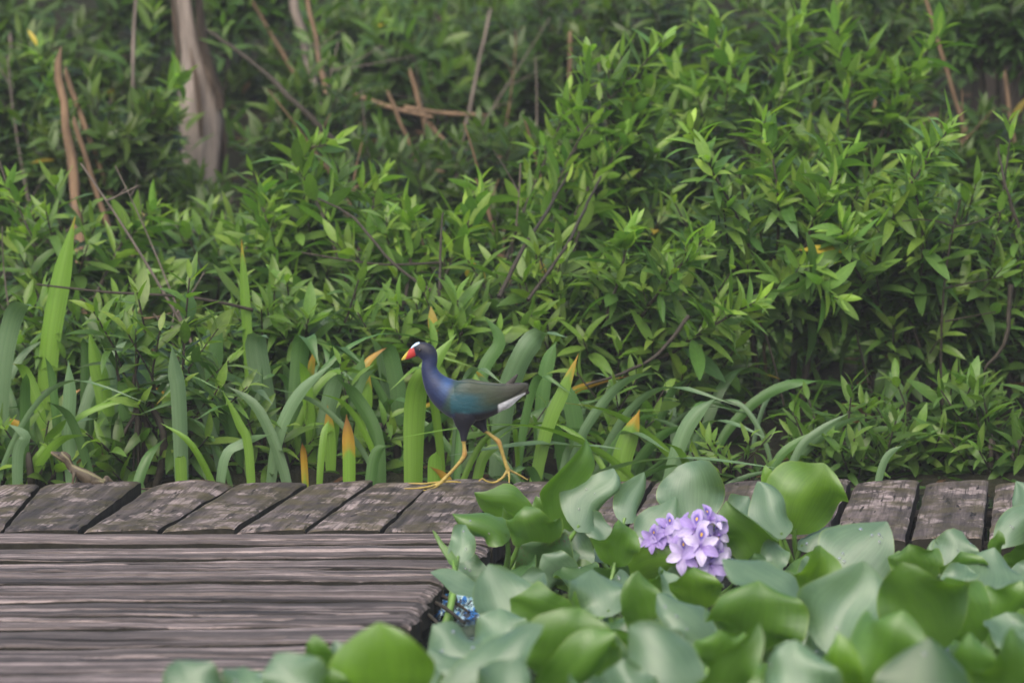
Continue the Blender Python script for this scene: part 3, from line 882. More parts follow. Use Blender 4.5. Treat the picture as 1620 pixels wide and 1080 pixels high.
# ------------------------------------------------------------------ canes, branches, snag
def stick(name, label, cat, pts, rad, mat, group=None, sides=7, taper=0.75):
    """pts: (px, py, Y); the first is the foot"""
    P = [at(*p) for p in pts]
    P = catmull(P, max(6, 4 * len(P)))
    rr = np.linspace(rad, rad * taper, len(P))
    rr = rr * np.array([1 + 0.22 * fbm(q * 0.9, rad * 900, pts[0][0]) for q in range(len(P))])
    r = random.Random(len(label) * 13 + int(pts[0][0]))
    for i in range(1, len(P) - 1):
        P[i] += np.array([r.uniform(-1, 1), r.uniform(-1, 1), 0]) * rad * 0.35
    mb = MB()
    mb.tube(P, rr, sides)
    tip = P[-1] + nrm(P[-1] - P[-2]) * rad * 2.6 + np.array([rad * 0.5, 0, 0])
    mb.tube([P[-1], (P[-1] + tip) / 2, tip], [rr[-1], rr[-1] * 0.6, 0.0004], sides)
    o = mb.build(name, mat, None, tuple(P[0]))
    return tag(o, label, cat, group)

def foot(px, Y):
    """pixel row where the ground lies at that column and depth"""
    x = (px - 810) * Y / FPX
    z = float(ground_z(x, Y)) - 0.03
    # invert projection
    d = np.array([x, Y, z]) - CO
    return 540 - FPX * np.dot(d, CU) / np.dot(d, CF)

CG = "dead canes among the shrubs on the bank"
def cane(label, px0, px1, top, Y0, Y1, wpx, mat="cane", kink=0, taper=0.8):
    f = foot(px0, Y0)
    stick("dead_cane", label, "dead cane", [(px0, f, Y0), ((px0 + px1) / 2 + kink, (f + top) / 2, (Y0 + Y1) / 2), (px1, top, Y1)], wpx * 0.72 * Y0 / FPX / 2, M[mat], CG, 8, taper)
cane("thick upright brown cane standing at the left of the bank", 135, 92, 100, 9.2, 9.3, 30, kink=4, taper=0.55)
cane("thin brown cane leaning against the thick upright one", 225, 118, 195, 9.25, 9.2, 14)
cane("brown cane leaning left beside the thin leaning one", 245, 105, 118, 9.5, 9.5, 15)
cane("slim grey stem standing upright left of the pale snag", 200, 215, -30, 9.7, 9.8, 10, "greycane")
cane("slim dark stem crossing the leaning brown canes", 150, 255, 150, 9.8, 9.9, 9, "greycane")
cane("pale brown stem standing behind the leftmost shrub", 18, 16, 60, 10.2, 10.3, 10, "greycane")
cane("broad grey-brown double stem leaning left above the shrub with the arching tip", 535, 455, -40, 10.4, 10.6, 26, "greycane", 6)
cane("brown cane running beside the broad double stem", 560, 478, -40, 10.3, 10.5, 12)
cane("thin reddish cane leaning left towards the pale snag", 560, 385, -20, 10.8, 10.8, 9)
cane("orange broken cane leaning left behind the twiggy shrub", 725, 650, 118, 10.2, 10.2, 13)
cane("short orange broken cane crossing the leaning one", 735, 615, 150, 10.0, 10.0, 10)
cane("pale grey sapling stem leaning right behind the broken canes", 715, 775, 20, 10.6, 10.7, 9, "greycane")
cane("upright orange cane left of the tall slim shrub", 897, 902, 55, 10.6, 10.6, 11)
cane("thin orange stem at the left mouth of the dark hollow", 1212, 1208, 500, 8.05, 8.05, 9)
cane("thin orange stem in the middle of the dark hollow", 1408, 1395, 470, 8.3, 8.3, 8)
cane("thin brown stem at the left edge of the dark gap", 1330, 1385, 160, 9.6, 9.6, 8)
cane("brown stem leaning into the black gap in the thicket", 1600, 1465, 0, 9.9, 9.9, 10)
cane("brown stem rising at the back of the black gap", 1640, 1590, 120, 9.8, 9.8, 11)
for k, (a, b) in enumerate((((560, 150, 10.3), (680, 185, 10.1)), ((680, 195, 10.1), (712, 232, 10.0)), ((640, 170, 10.4), (760, 182, 10.4)))):
    stick("dead_cane", ["broken reed lying across the orange canes", "short split end of reed below the orange canes", "thin reed lying level behind the orange canes"][k],
          "dead cane", [a, ((a[0] + b[0]) / 2, (a[1] + b[1]) / 2 + 3, a[2]), b], 0.007, M["cane"], CG)

# thin dead twigs sticking out of the shrubs
rt = random.Random(31)
for k in range(46):
    px = rt.uniform(20, 1600); Y = rt.uniform(7.75, 10.6)
    x0 = (px - 810) * Y / FPX
    g0 = float(ground_z(x0, Y))
    hh = rt.uniform(0.25, 0.62); lx = rt.gauss(0, 0.16); ly = rt.uniform(-0.15, 0.05)
    A0 = np.array([x0, Y, g0 - 0.02]); A2 = A0 + np.array([lx, ly, hh])
    A1 = (A0 + A2) / 2 + np.array([rt.uniform(-.06, .06), 0, rt.uniform(0, .06)])
    P_ = bez(A0, A1, A2, 8)
    mb = MB()
    r0 = rt.uniform(0.0022, 0.0048)
    mb.tube(P_, np.linspace(r0, r0 * 0.45, 8), 5)
    nf = rt.randint(1, 4)
    for q in range(nf):
        i0 = rt.randint(3, 6)
        e = P_[i0] + np.array([rt.gauss(0, 0.07), rt.uniform(-0.06, 0.02), rt.uniform(0.01, 0.10)])
        mb.tube(bez(P_[i0], (P_[i0] + e) / 2 + np.array([0, 0, rt.uniform(-.015, .02)]), e, 4), np.linspace(r0 * 0.55, r0 * 0.25, 4), 4)
    cl = rt.choice(["twig", "greycane", "cane", "greycane"])
    o = mb.build("dead_twig", M[cl], None, tuple(A0))
    tag(o, "%s %s dead twig with %s sticking up through the %s shrubs" % ("slanting" if abs(lx) > 0.12 else "upright", dict(twig="dark", greycane="grey", cane="tan")[cl],
        ["", "one side shoot", "two side shoots", "three side shoots", "four side shoots"][nf], "front" if Y < 8.7 else "back"), "twig", "dead twigs among the shrubs")
# dark trunk standing in the black gap
for (px, Y, w, lb) in ((1588, 11.2, 74, "dark tree trunk standing in the black gap of the thicket"),):
    f0 = foot(px, Y)
    root = thing("bare_tree", tuple(at(px, f0, Y)), lb, "tree")
    B0 = np.array(root.location)
    V, Qd, ns = [], [], 22
    for i in range(24):
        f = i / 23
        c0 = B0 + np.array([0.03 * f, 0.05 * f, -0.05 + 1.9 * f])
        for k in range(ns):
            th = 2 * math.pi * k / ns
            q = w * Y / FPX / 2 * (1.25 - 0.4 * f + 0.4 * math.exp(-f * 14)) * (1 + 0.10 * math.sin(5 * th) * math.exp(-f * 5) + 0.10 * fbm(math.cos(th) * 2, math.sin(th) * 2, f * 4))
            V.append(c0 + np.array([q * math.cos(th), q * math.sin(th), 0]) - B0)
    Qd = [[i * ns + k, i * ns + (k + 1) % ns, (i + 1) * ns + (k + 1) % ns, (i + 1) * ns + k] for i in range(23) for k in range(ns)]
    obj("trunk", mesh_np("trunk", V, Qd, M["darkbark"]), root)
# dark living branches
BG = "dark bare branches among the shrubs"
def branch(label, pts, wpx):
    stick("branch", label, "branch", pts, wpx * pts[0][2] / FPX / 2, M["twig"], BG, 6, 0.55)
branch("dark branch slanting down to the shrub with the arching tip", [(530, 225, 9.3), (470, 165, 9.3), (395, 95, 9.4), (330, 50, 9.5)], 11)
branch("thin dark branch slanting below the shrub with the arching tip", [(690, 465, 7.75), (620, 415, 7.8), (560, 345, 7.9), (505, 315, 8.0)], 6)
branch("level twig behind the arching strap leaves left of the gallinule", [(700, 415, 7.85), (600, 418, 7.8), (480, 400, 7.8)], 5)
branch("dark branch climbing into the tall slim shrub", [(790, 470, 7.6), (830, 390, 7.75), (880, 310, 8.1), (900, 270, 8.3)], 8)
branch("second dark branch climbing beside it towards the tall slim shrub", [(835, 475, 7.6), (895, 390, 7.75), (930, 320, 8.0), (950, 280, 8.2)], 7)
branch("short upright twig behind the gallinule's head", [(695, 470, 7.7), (697, 400, 7.75), (700, 340, 7.8)], 6)
branch("long twig lying level across the strap leaves at the left", [(400, 490, 7.55), (300, 470, 7.5), (170, 462, 7.5), (60, 450, 7.6)], 6)
branch("thorny twig reaching down towards the arching strap leaf", [(1090, 500, 7.5), (1040, 560, 7.45), (985, 590, 7.4), (930, 608, 7.35)], 7)
branch("thin twig curving through the dark hollow", [(1180, 470, 7.8), (1215, 540, 7.8), (1240, 640, 7.8)], 5)
branch("dark twig curving down at the right of the hollow", [(1600, 450, 7.8), (1590, 540, 7.8), (1560, 580, 7.8)], 9)
branch("dark leaning twig in front of the small curled leaves", [(1612, 360, 7.9), (1590, 290, 7.9), (1580, 240, 8.0)], 6)

# snag: pale bare wood with dark bark still on one side
sy = 10.6
f0 = foot(300, sy)
base = at(305, f0, sy)
snag = thing("tree_snag", tuple(base), "broken grey tree snag with bare pale wood and dark peeling bark", "tree snag")
P = catmull([at(315, f0, sy), at(315, 330, sy), at(318, 230, sy), at(312, 140, sy), at(298, 60, sy), at(285, -60, sy), at(275, -170, sy)], 26)
mb = MB()
rr = np.interp(np.linspace(0, 1, 26), [0, 0.25, 0.5, 0.62, 0.8, 1.0], [0.058, 0.052, 0.048, 0.027, 0.022, 0.016])
V, Qd = [], []
ns = 20
for i, p in enumerate(P):
    for k in range(ns):
        th = 2 * math.pi * k / ns
        q = rr[i] * (1 + 0.20 * math.sin(3 * th + i * 0.22) + 0.42 * fbm(math.cos(th) * 2.2, math.sin(th) * 2.2, i * 0.22))
        V.append(p + np.array([q * math.cos(th), q * math.sin(th), 0]) - base)
for i in range(25):
    for k in range(ns):
        Qd.append([i * ns + k, i * ns + (k + 1) % ns, (i + 1) * ns + (k + 1) % ns, (i + 1) * ns + k])
o = obj("trunk", mesh_np("trunk", V, Qd, M["palewood"]), snag)
for k, (a0, a1, i0, i1, off) in enumerate([(0.35, 1.9, 11, 22, 0.014), (2.6, 4.0, 0, 12, 0.010), (0.9, 2.3, 0, 10, 0.012), (-1.9, -1.0, 13, 24, 0.010), (-0.25, 0.05, 9, 16, 0.006)]):
    V, Qd = [], []
    na = 8
    for i in range(i0, i1 + 1):
        f = (i - i0) / (i1 - i0)
        nar = 0.35 + 0.65 * math.sin(math.pi * min(1, f * 0.9 + 0.1)) + 0.15 * fbm(i * 0.9, k, 1)
        for j in range(na):
            th = (a0 + a1) / 2 + (a1 - a0) / 2 * nar * (2 * j / (na - 1) - 1)
            q = rr[i] * (1.16 + 0.2 * fbm(math.cos(th) * 2, math.sin(th) * 2, i * 0.4)) + off + 0.018 * f * (k == 0)
            V.append(P[i] + np.array([q * math.cos(th - math.pi / 2 + 0.2), q * math.sin(th - math.pi / 2 + 0.2), 0]) - base)
    n = i1 - i0 + 1
    Qd = [[i * na + j, i * na + j + 1, (i + 1) * na + j + 1, (i + 1) * na + j] for i in range(n - 1) for j in range(na - 1)]
    obj("bark_flake", mesh_np("bark_flake", V, Qd, M["bark"]), snag)

# ------------------------------------------------------------------ strap-leaved plants behind the boardwalk
def strap_mesh(P, side, half, seg=14, fold=0.25, twist=0.0):
    """ribbon along the polyline P; side = lateral vector"""
    P = catmull(P, seg + 1)
    T = np.gradient(P, axis=0)
    V, UV = [], []
    for i, p in enumerate(P):
        t = i / seg
        w = 0.84 * half * (0.75 + 0.25 * sstep(0, 0.35, t)) * (1 - sstep(0.55, 1.0, t) ** 1.6 * 0.97)
        tt = nrm(T[i])
        s = nrm(side - tt * np.dot(side, tt))
        nn = np.cross(s, tt)
        a = twist * t
        s2 = s * math.cos(a) + nn * math.sin(a)
        n2 = np.cross(s2, tt)
        for k in (-1, -0.5, 0, 0.5, 1):
            V.append(p + s2 * (k * w * math.cos(fold)) - n2 * (abs(k) * w * math.sin(fold)))
            UV.append((t, 0.5 + 0.5 * k))
    Q = [[i * 5 + k, i * 5 + k + 1, (i + 1) * 5 + k + 1, (i + 1) * 5 + k] for i in range(seg) for k in range(4)]
    return np.array(V), Q, UV

STRAP_BRIGHT = np.array([0.125, 0.245, 0.024])
STRAP_GREEN = np.array([0.065, 0.150, 0.035])
STRAP_GREY = np.array([0.105, 0.185, 0.085])
SG = "strap-leaved plants along the boardwalk"
# hero leaves: (foot px, Y, [(px,py,dY)...] along the leaf to its tip, width px, colour, wither (1 = none), facing twist)
heroes = [
 (652, 7.16, [(657, 650, 0), (675, 590, -.02), (722, 528, 0.02)], 44, 'b', 1.2),
 (785, 7.3, [(800, 640, 0), (830, 560, -.01), (858, 530, 0), (898, 534, -.03)], 46, 'y', 1.2),
 (835, 7.18, [(862, 690, 0), (890, 620, 0), (915, 560, 0)], 26, 'b', 0.80),
 (715, 7.25, [(722, 680, 0), (738, 600, 0), (762, 584, -.04), (795, 607, -.07)], 18, 'y', 1.2),
 (60, 7.6, [(75, 560, 0), (95, 440, 0), (119, 342, 0)], 44, 'b', 0.93),
 (-10, 7.4, [(2, 600, 0), (18, 510, 0), (35, 482, -.03), (52, 486, -.06)], 38, 'y', 1.2),
 (395, 7.55, [(392, 560, 0), (386, 460, 0), (382, 378, 0)], 22, 'b', 0.86),
 (688, 7.12, [(688, 750, 0), (690, 714, 0)], 28, 'b', 1.2),
 (738, 7.14, [(762, 730, 0), (800, 703, 0.01)], 20, 'b', 1.2),
 (975, 7.2, [(985, 720, 0), (1012, 648, 0)], 42, 'b', 0.78),
 (1050, 7.2, [(1075, 700, 0), (1100, 655, 0), (1132, 630, 0)], 32, 'y', 1.2),
 (895, 7.3, [(920, 690, 0), (970, 620, 0), (1015, 594, -.03), (1055, 592, -.06)], 20, 'y', 1.2),
 (880, 7.15, [(895, 725, 0), (920, 706, -.03), (985, 710, -.05)], 16, 'y', 1.2),
 (960, 7.22, [(985, 700, 0), (1005, 686, -.04), (1060, 716, -.08)], 26, 'y', 1.2),
 (1235, 7.2, [(1262, 715, 0), (1298, 680, 0), (1343, 653, 0)], 17, 'y', 1.2),
 (1210, 7.25, [(1235, 720, 0), (1288, 682, 0)], 18, 'g', 1.2),
 (1378, 7.13, [(1395, 740, 0), (1428, 704, 0)], 15, 'y', 1.2),
 (1085, 7.3, [(1100, 700, 0), (1125, 668, -.02), (1165, 672, -.05), (1215, 695, -.08)], 15, 'y', 1.2),
 (420, 7.2, [(440, 690, 0), (475, 620, 0), (528, 574, 0)], 24, 'y', 1.2),
 (378, 7.3, [(382, 700, 0), (390, 635, 0), (408, 618, -.03), (432, 640, -.06)], 24, 'y', 1.2),
 (285, 7.12, [(284, 640, 0), (278, 590, 0), (272, 546, 0)], 32, 'y', 1.2),
 (108, 7.2, [(108, 690, 0), (110, 620, 0), (108, 570, 0)], 28, 'y', 1.2),
 (175, 7.35, [(168, 640, 0), (155, 580, 0), (140, 520, 0)], 36, 'b', 1.2),
 (398, 7.1, [(394, 720, 0), (378, 670, 0), (352, 618, 0)], 18, 'b', 1.2),
 (335, 7.12, [(352, 735, 0), (385, 700, 0), (432, 686, -.02)], 20, 'y', 1.2),
 (285, 7.08, [(286, 750, 0), (284, 722, 0)], 24, 'b', 1.2),
 (455, 7.4, [(478, 640, 0), (500, 545, 0)], 24, 'b', 0.74),
 (548, 7.18, [(552, 720, 0), (548, 655, 0)], 26, 'b', 0.52),
 (520, 7.25, [(522, 700, 0), (518, 640, 0)], 22, 'b', 0.70),
 (560, 7.3, [(575, 660, 0), (585, 590, 0)], 28, 'b', 0.84),
 (486, 7.1, [(482, 745, 0), (478, 700, -.02)], 14, 'b', 0.45),
 (575, 7.12, [(590, 735, 0), (612, 705, 0)], 24, 'g', 1.2),
 (600, 7.2, [(595, 690, 0), (560, 625, 0), (535, 600, -.03)], 28, 'g', 1.2),
 (20, 7.14, [(28, 725, 0), (40, 690, 0), (12, 670, 0)], 22, 'y', 1.2),
 (420, 7.4, [(420, 640, 0), (405, 540, 0), (425, 535, -.03)], 44, 'y', 1.2),
 (455, 7.35, [(470, 640, 0), (478, 545, 0), (490, 540, -.03), (505, 580, -.06)], 38, 'g', 1.2),
 (545, 7.35, [(560, 640, 0), (575, 560, -.0)], 40, 'g', 1.2),
 (240, 7.5, [(225, 600, 0), (215, 480, 0)], 36, 'g', 1.2),
 (330, 7.45, [(335, 600, 0), (350, 500, 0)], 34, 'g', 1.2),
 (745, 7.45, [(760, 600, 0), (790, 540, 0), (765, 500, 0)], 26, 'g', 1.2),
 (850, 7.5, [(860, 600, 0), (880, 540, 0)], 30, 'g', 1.2),
 (930, 7.35, [(915, 700, 0), (905, 640, 0), (895, 600, 0)], 34, 'g', 0.95),
 (1025, 7.45, [(1020, 680, 0), (1040, 640, 0)], 32, 'g', 1.2),
 (625, 7.45, [(632, 640, 0), (618, 560, 0), (605, 545, -.02)], 32, 'g', 1.2),
 (345, 7.3, [(300, 690, 0), (240, 640, 0), (205, 645, -.03)], 20, 'b', 1.2),
 (70, 7.35, [(62, 650, 0), (40, 590, 0), (20, 575, -.02)], 24, 'b', 0.9),
 (205, 7.3, [(200, 690, 0), (190, 620, 0)], 32, 'g', 1.2),
 (505, 7.3, [(510, 690, 0), (530, 610, 0), (545, 590, -.02)], 34, 'y', 1.2),
]
cols = dict(b=STRAP_BRIGHT, g=STRAP_GREEN, y=STRAP_GREY)
centers = [-40, 60, 165, 275, 385, 475, 565, 665, 770, 880, 985, 1075, 1225, 1380]
slabels = ["strap-leaved clump with one blade hooked over, beside the lizard's head", "clump holding the tallest bright strap leaf with a yellow tip",
 "strap-leaved clump behind the lizard's back", "strap-leaved clump with one stiff grey-green blade behind the arched plank", "strap-leaved clump with several hooked-over blades",
 "strap-leaved clump with an orange withered blade bent at its foot", "strap-leaved clump with wide orange-yellow withering blades", "strap-leaved clump holding the broad bright blade in front of the gallinule's breast",
 "strap-leaved clump with a wide blade hooked over above the gallinule's back", "strap-leaved clump with the slanting yellow-tipped blade behind the gallinule's tail", "strap-leaved clump with a broad yellow-edged blade behind the hyacinths",
 "strap-leaved clump with a grey-green blade leaning right over the hyacinths", "thin-leaved clump leaning right at the mouth of the dark hollow", "single slender strap leaf standing in front of the dark hollow"]
splants = []
for k, cx in enumerate(centers):
    x = (cx - 810) * 7.25 / FPX
    splants.append(thing("strap_leaved_plant", (x, 7.25, float(ground_z(x, 7.25))), slabels[k], "plant", SG))
def add_strap(root, P, half, c, wither, r, twist=0.0):
    base = np.array(root.location)
    side = nrm(np.array([1.0, r.uniform(-.35, .35), 0]))
    V, Q, UV = strap_mesh(P, side, half, 14, r.uniform(0.15, 0.4), twist)
    me = mesh_np("strap_leaf", V - base, Q, M["strap"], uv=UV)
    o = obj("strap_leaf", me, root)
    c = c * r.uniform(0.85, 1.18)
    o.color = (*c, wither)
    return o
r = random.Random(21)
for (fx, Y, pts, w, c, wi) in heroes:
    k = min(range(len(centers)), key=lambda q: abs(centers[q] - fx))
    x = (fx - 810) * Y / FPX
    fz = float(ground_z(x, Y)) - 0.02
    P = [np.array([x, Y, fz])] + [at(a, b, Y + d) for a, b, d in pts]
    add_strap(splants[k], P, w * Y / FPX / 2, cols[c], wi, r, r.uniform(-0.3, 0.3))
# the rest of each clump
for k, root in enumerate(splants):
    n = 13 if k < 12 else (3 if k == 12 else 0)
    for q in range(n):
        fx = centers[k] + r.uniform(-55, 55)
        Y = r.uniform(7.12, 7.75)
        x = (fx - 810) * Y / FPX
        fz = float(ground_z(x, Y)) - 0.02
        H = r.uniform(0.12, 0.28) * (1.0 if k < 10 else 0.7)
        lean = r.gauss(0, 0.10)
        ly = r.uniform(-0.10, 0.06)
        hook = r.random() < 0.4
        P = [np.array([x, Y, fz]), np.array([x + lean * 0.25, Y + ly * 0.2, fz + H * 0.45]), np.array([x + lean * 0.7, Y + ly * 0.6, fz + H * 0.85])]
        P.append(np.array([x + lean * 1.25, max(7.08, Y + ly * 1.3), fz + H]))
        if hook:
            P.append(np.array([x + lean * 1.9 + (0.03 if lean > 0 else -0.03), max(7.06, Y + ly * 1.8), fz + H * 0.86]))
        cc = r.choice([STRAP_GREEN, STRAP_GREEN, STRAP_GREY, STRAP_GREEN * 0.8, STRAP_BRIGHT])
        wi = r.choice([1.2] * 9 + [0.96, 0.93]) if hook or H > 0.24 else r.choice([1.2] * 6 + [0.8, 0.6])
        add_strap(root, P, r.uniform(0.006, 0.014), cc, wi, r, r.uniform(-0.5, 0.5))
for k, cx in enumerate((-330, -190)):
    x = (cx - 810) * 7.3 / FPX
    root = thing("strap_leaved_plant", (x, 7.3, float(ground_z(x, 7.3))), "strap-leaved clump beyond the lizard at the end of the row", "plant", SG)
    for q in range(9):
        fz = float(ground_z(x, 7.3)) - 0.02
        H = r.uniform(0.2, 0.38); lean = r.gauss(0, 0.1); xx = x + r.uniform(-.07, .07); Y = r.uniform(7.15, 7.5)
        add_strap(root, [np.array([xx, Y, fz]), np.array([xx + lean * .3, Y, fz + H * .5]), np.array([xx + lean, Y - .02, fz + H]), np.array([xx + lean * 1.6, Y - .04, fz + H * r.uniform(.85, 1.1)])],
                  r.uniform(0.013, 0.022), STRAP_GREEN, 1.2, r)

# ------------------------------------------------------------------ water hyacinths
HY_LIGHT = np.array([0.118, 0.205, 0.118])
HY_GREEN = np.array([0.082, 0.185, 0.017])
HY_BRIGHT = np.array([0.112, 0.232, 0.015])
HY_DARK = np.array([0.045, 0.105, 0.030])
hplants_px = [(735, 925), (815, 905), (905, 900), (985, 915), (1085, 920), (1235, 905), (1310, 925), (1400, 930), (1490, 920), (1600, 905),
 (690, 1010), (800, 1030), (930, 1020), (1040, 1035), (1180, 1035), (1320, 1035), (1440, 1040), (1570, 1030),
 (600, 1200), (480, 1210), (330, 1210), (760, 1180), (900, 1190), (1050, 1190), (1200, 1200), (1340, 1210), (1470, 1210), (1610, 1200)]
hlabels = ["water hyacinth squeezed into the corner between the dock platform and the boardwalk", "water hyacinth with a folded-over arching leaf below the gallinule's feet",
 "water hyacinth with the two tallest upright leaves, one pale and one green", "water hyacinth with a creased pale leaf beside the half-hidden flower", "water hyacinth bearing lilac flowers",
 "water hyacinth with a broad green torn-edged leaf raised above the boardwalk", "water hyacinth with a leaf half pale, half green below the torn-edged leaf", "water hyacinth with a large pale leaf carrying water drops, in front of the plank gaps",
 "water hyacinth with a pointed pale hood-shaped leaf below the bare planks", "water hyacinth reaching up in front of the last plank",
 "water hyacinth floating beside the blue wrapper", "water hyacinth with pale creased leaves leaning on the dock corner's neighbour", "water hyacinth with a wide deep green leaf in front of the tall pair",
 "water hyacinth with pale rolled leaves below the flower", "water hyacinth with a wide green leaf under a pale curled one beside the lilac flower", "water hyacinth with a pale upright pointed leaf",
 "water hyacinth with the big olive green leaf", "water hyacinth with flat pale leaves next to the big olive green leaf", "water hyacinth with a round bright green leaf in front of the dock boards",
 "water hyacinth with a small round green leaf in front of the dock boards", "water hyacinth with a pale flattened leaf lying against the dock boards", "water hyacinth with a long pale slanting leaf",
 "water hyacinth with a green leaf crossed by a pale edge", "water hyacinth with a smooth pale leaf rolled at its top", "water hyacinth with a narrow half-folded leaf", "water hyacinth with a dusky green leaf in front of the pale pointed one",
 "water hyacinth with a dusky blue-green domed leaf", "water hyacinth with bright green leaves at the open end of the mat"]
HG = "water hyacinths floating in front of the boardwalk"
hplants = []
for (px, py), lb in zip(hplants_px, hlabels):
    p = gp(px, py, WZ)
    hplants.append(thing("water_hyacinth", tuple(p), lb, "water hyacinth", HG))
hcount = [0] * len(hplants)

def blade(J, T, W, n, a1=0.5, tip=0.0, kl=0.5, kr=0.5, wave=0.08, ph=0.0, nu=14, nv=12, wide=0.62, base=0.10, tw=0.0, crease=0.0, lat=0.0):
    """broad hyacinth blade: midrib from J to T bending by a1 (rad) and curling by tip near the end, sides bent by kl / kr"""
    J, T = np.asarray(J), np.asarray(T)
    c = T - J
    Lc = np.linalg.norm(c)
    e1 = c / Lc
    n = np.asarray(n, float)
    n = nrm(n - e1 * np.dot(n, e1))
    s = np.cross(e1, n)
    t = np.linspace(0, 1, nu + 1)
    ang = -a1 / 2 + a1 * t + tip * sstep(0.62, 1.0, t)
    dx, dz = np.cos(ang), np.sin(ang)
    X = np.concatenate([[0], np.cumsum((dx[1:] + dx[:-1]) / 2)]) / nu
    Z = np.concatenate([[0], np.cumsum((dz[1:] + dz[:-1]) / 2)]) / nu
    th = math.atan2(Z[-1], X[-1])
    sc = Lc / math.hypot(X[-1], Z[-1])
    ct, st = math.cos(th), math.sin(th)
    X, Z = (X * ct + Z * st) * sc, (-X * st + Z * ct) * sc
    ang = ang - th
    prof = np.clip(np.sin(math.pi * np.clip(t, 0, 1) ** wide), 0, None) ** 0.72
    prof = prof * (1 - base) + base * (1 - t) * sstep(0.0, 0.04, t)
    prof[0] = 0.06
    prof[-1] = 0.03
    V, UV = [], []
    for i in range(nu + 1):
        tang = e1 * math.cos(ang[i]) + n * math.sin(ang[i])
        nn = -e1 * math.sin(ang[i]) + n * math.cos(ang[i])
        w = W * prof[i]
        aa = tw * (t[i] - 0.35)
        s_i = s * math.cos(aa) + nn * math.sin(aa)
        nn = nn * math.cos(aa) - s * math.sin(aa)
        p = J + e1 * X[i] + n * Z[i] + s * (lat * Lc * (sstep(0.35, 1.0, t[i]) - 0.9 * t[i] * t[i]))
        for j in range(nv + 1):
            v = 2 * j / nv - 1
            k = (kr if v > 0 else kl) * sstep(0.05, 0.35, t[i])
            if abs(k) < 1e-3: k = 1e-3
            a = abs(v)
            lx = math.sin(k * a) / k
            lz = (1 - math.cos(k * a)) / k
            wv = wave * 1.9 * a * a * (math.sin(6.0 * t[i] + ph + (1.7 if v > 0 else 0.0)) + 0.45 * math.sin(13.0 * t[i] + 2.3 * ph + 2.0 * v)) * sstep(0.08, 0.4, t[i]) + wave * 0.5 * math.sin(2.2 * v + ph) * sstep(0.3, 1, t[i])
            V.append(p + s_i * (math.copysign(lx, v) * w) + nn * (w * (lz + wv + crease * (a - 0.35 * a * a) * sstep(0.1, 0.45, t[i]))))
            UV.append((t[i], j / nv))
    Q = [[i * (nv + 1) + j, i * (nv + 1) + j + 1, (i + 1) * (nv + 1) + j + 1, (i + 1) * (nv + 1) + j] for i in range(nu) for j in range(nv)]
    return np.array(V), Q, UV

def drop_mesh(n=6):
    V, Q = [], []
    for i in range(n + 1):
        a = math.pi * i / n
        for k in range(2 * n):
            b = math.pi * k / n
            V.append((math.sin(a) * math.cos(b), 1.3 * math.sin(a) * math.sin(b), 0.5 * math.cos(a)))
    for i in range(n):
        for k in range(2 * n):
            Q.append([i * 2 * n + k, i * 2 * n + (k + 1) % (2 * n), (i + 1) * 2 * n + (k + 1) % (2 * n), (i + 1) * 2 * n + k])
    return mesh_np("water_drop", V, Q, M["drop"])
dm_ = NT("water drop")
M["drop"] = dm_.finish(dm_.bsdf((0.9, 0.95, 0.92, 1), 0.03, 0.5, IOR=1.33, Transmission_Weight=0.9))
DROP = drop_mesh()
FACE = dict(U=(0.0, -0.5, 0.85), C=(0.0, -0.8, 0.55), G=(0.0, -0.93, -0.3), V=(0, -1.0, 0.05))
DT = dict(U=0.07, C=0.045, G=-0.03, V=0.0)
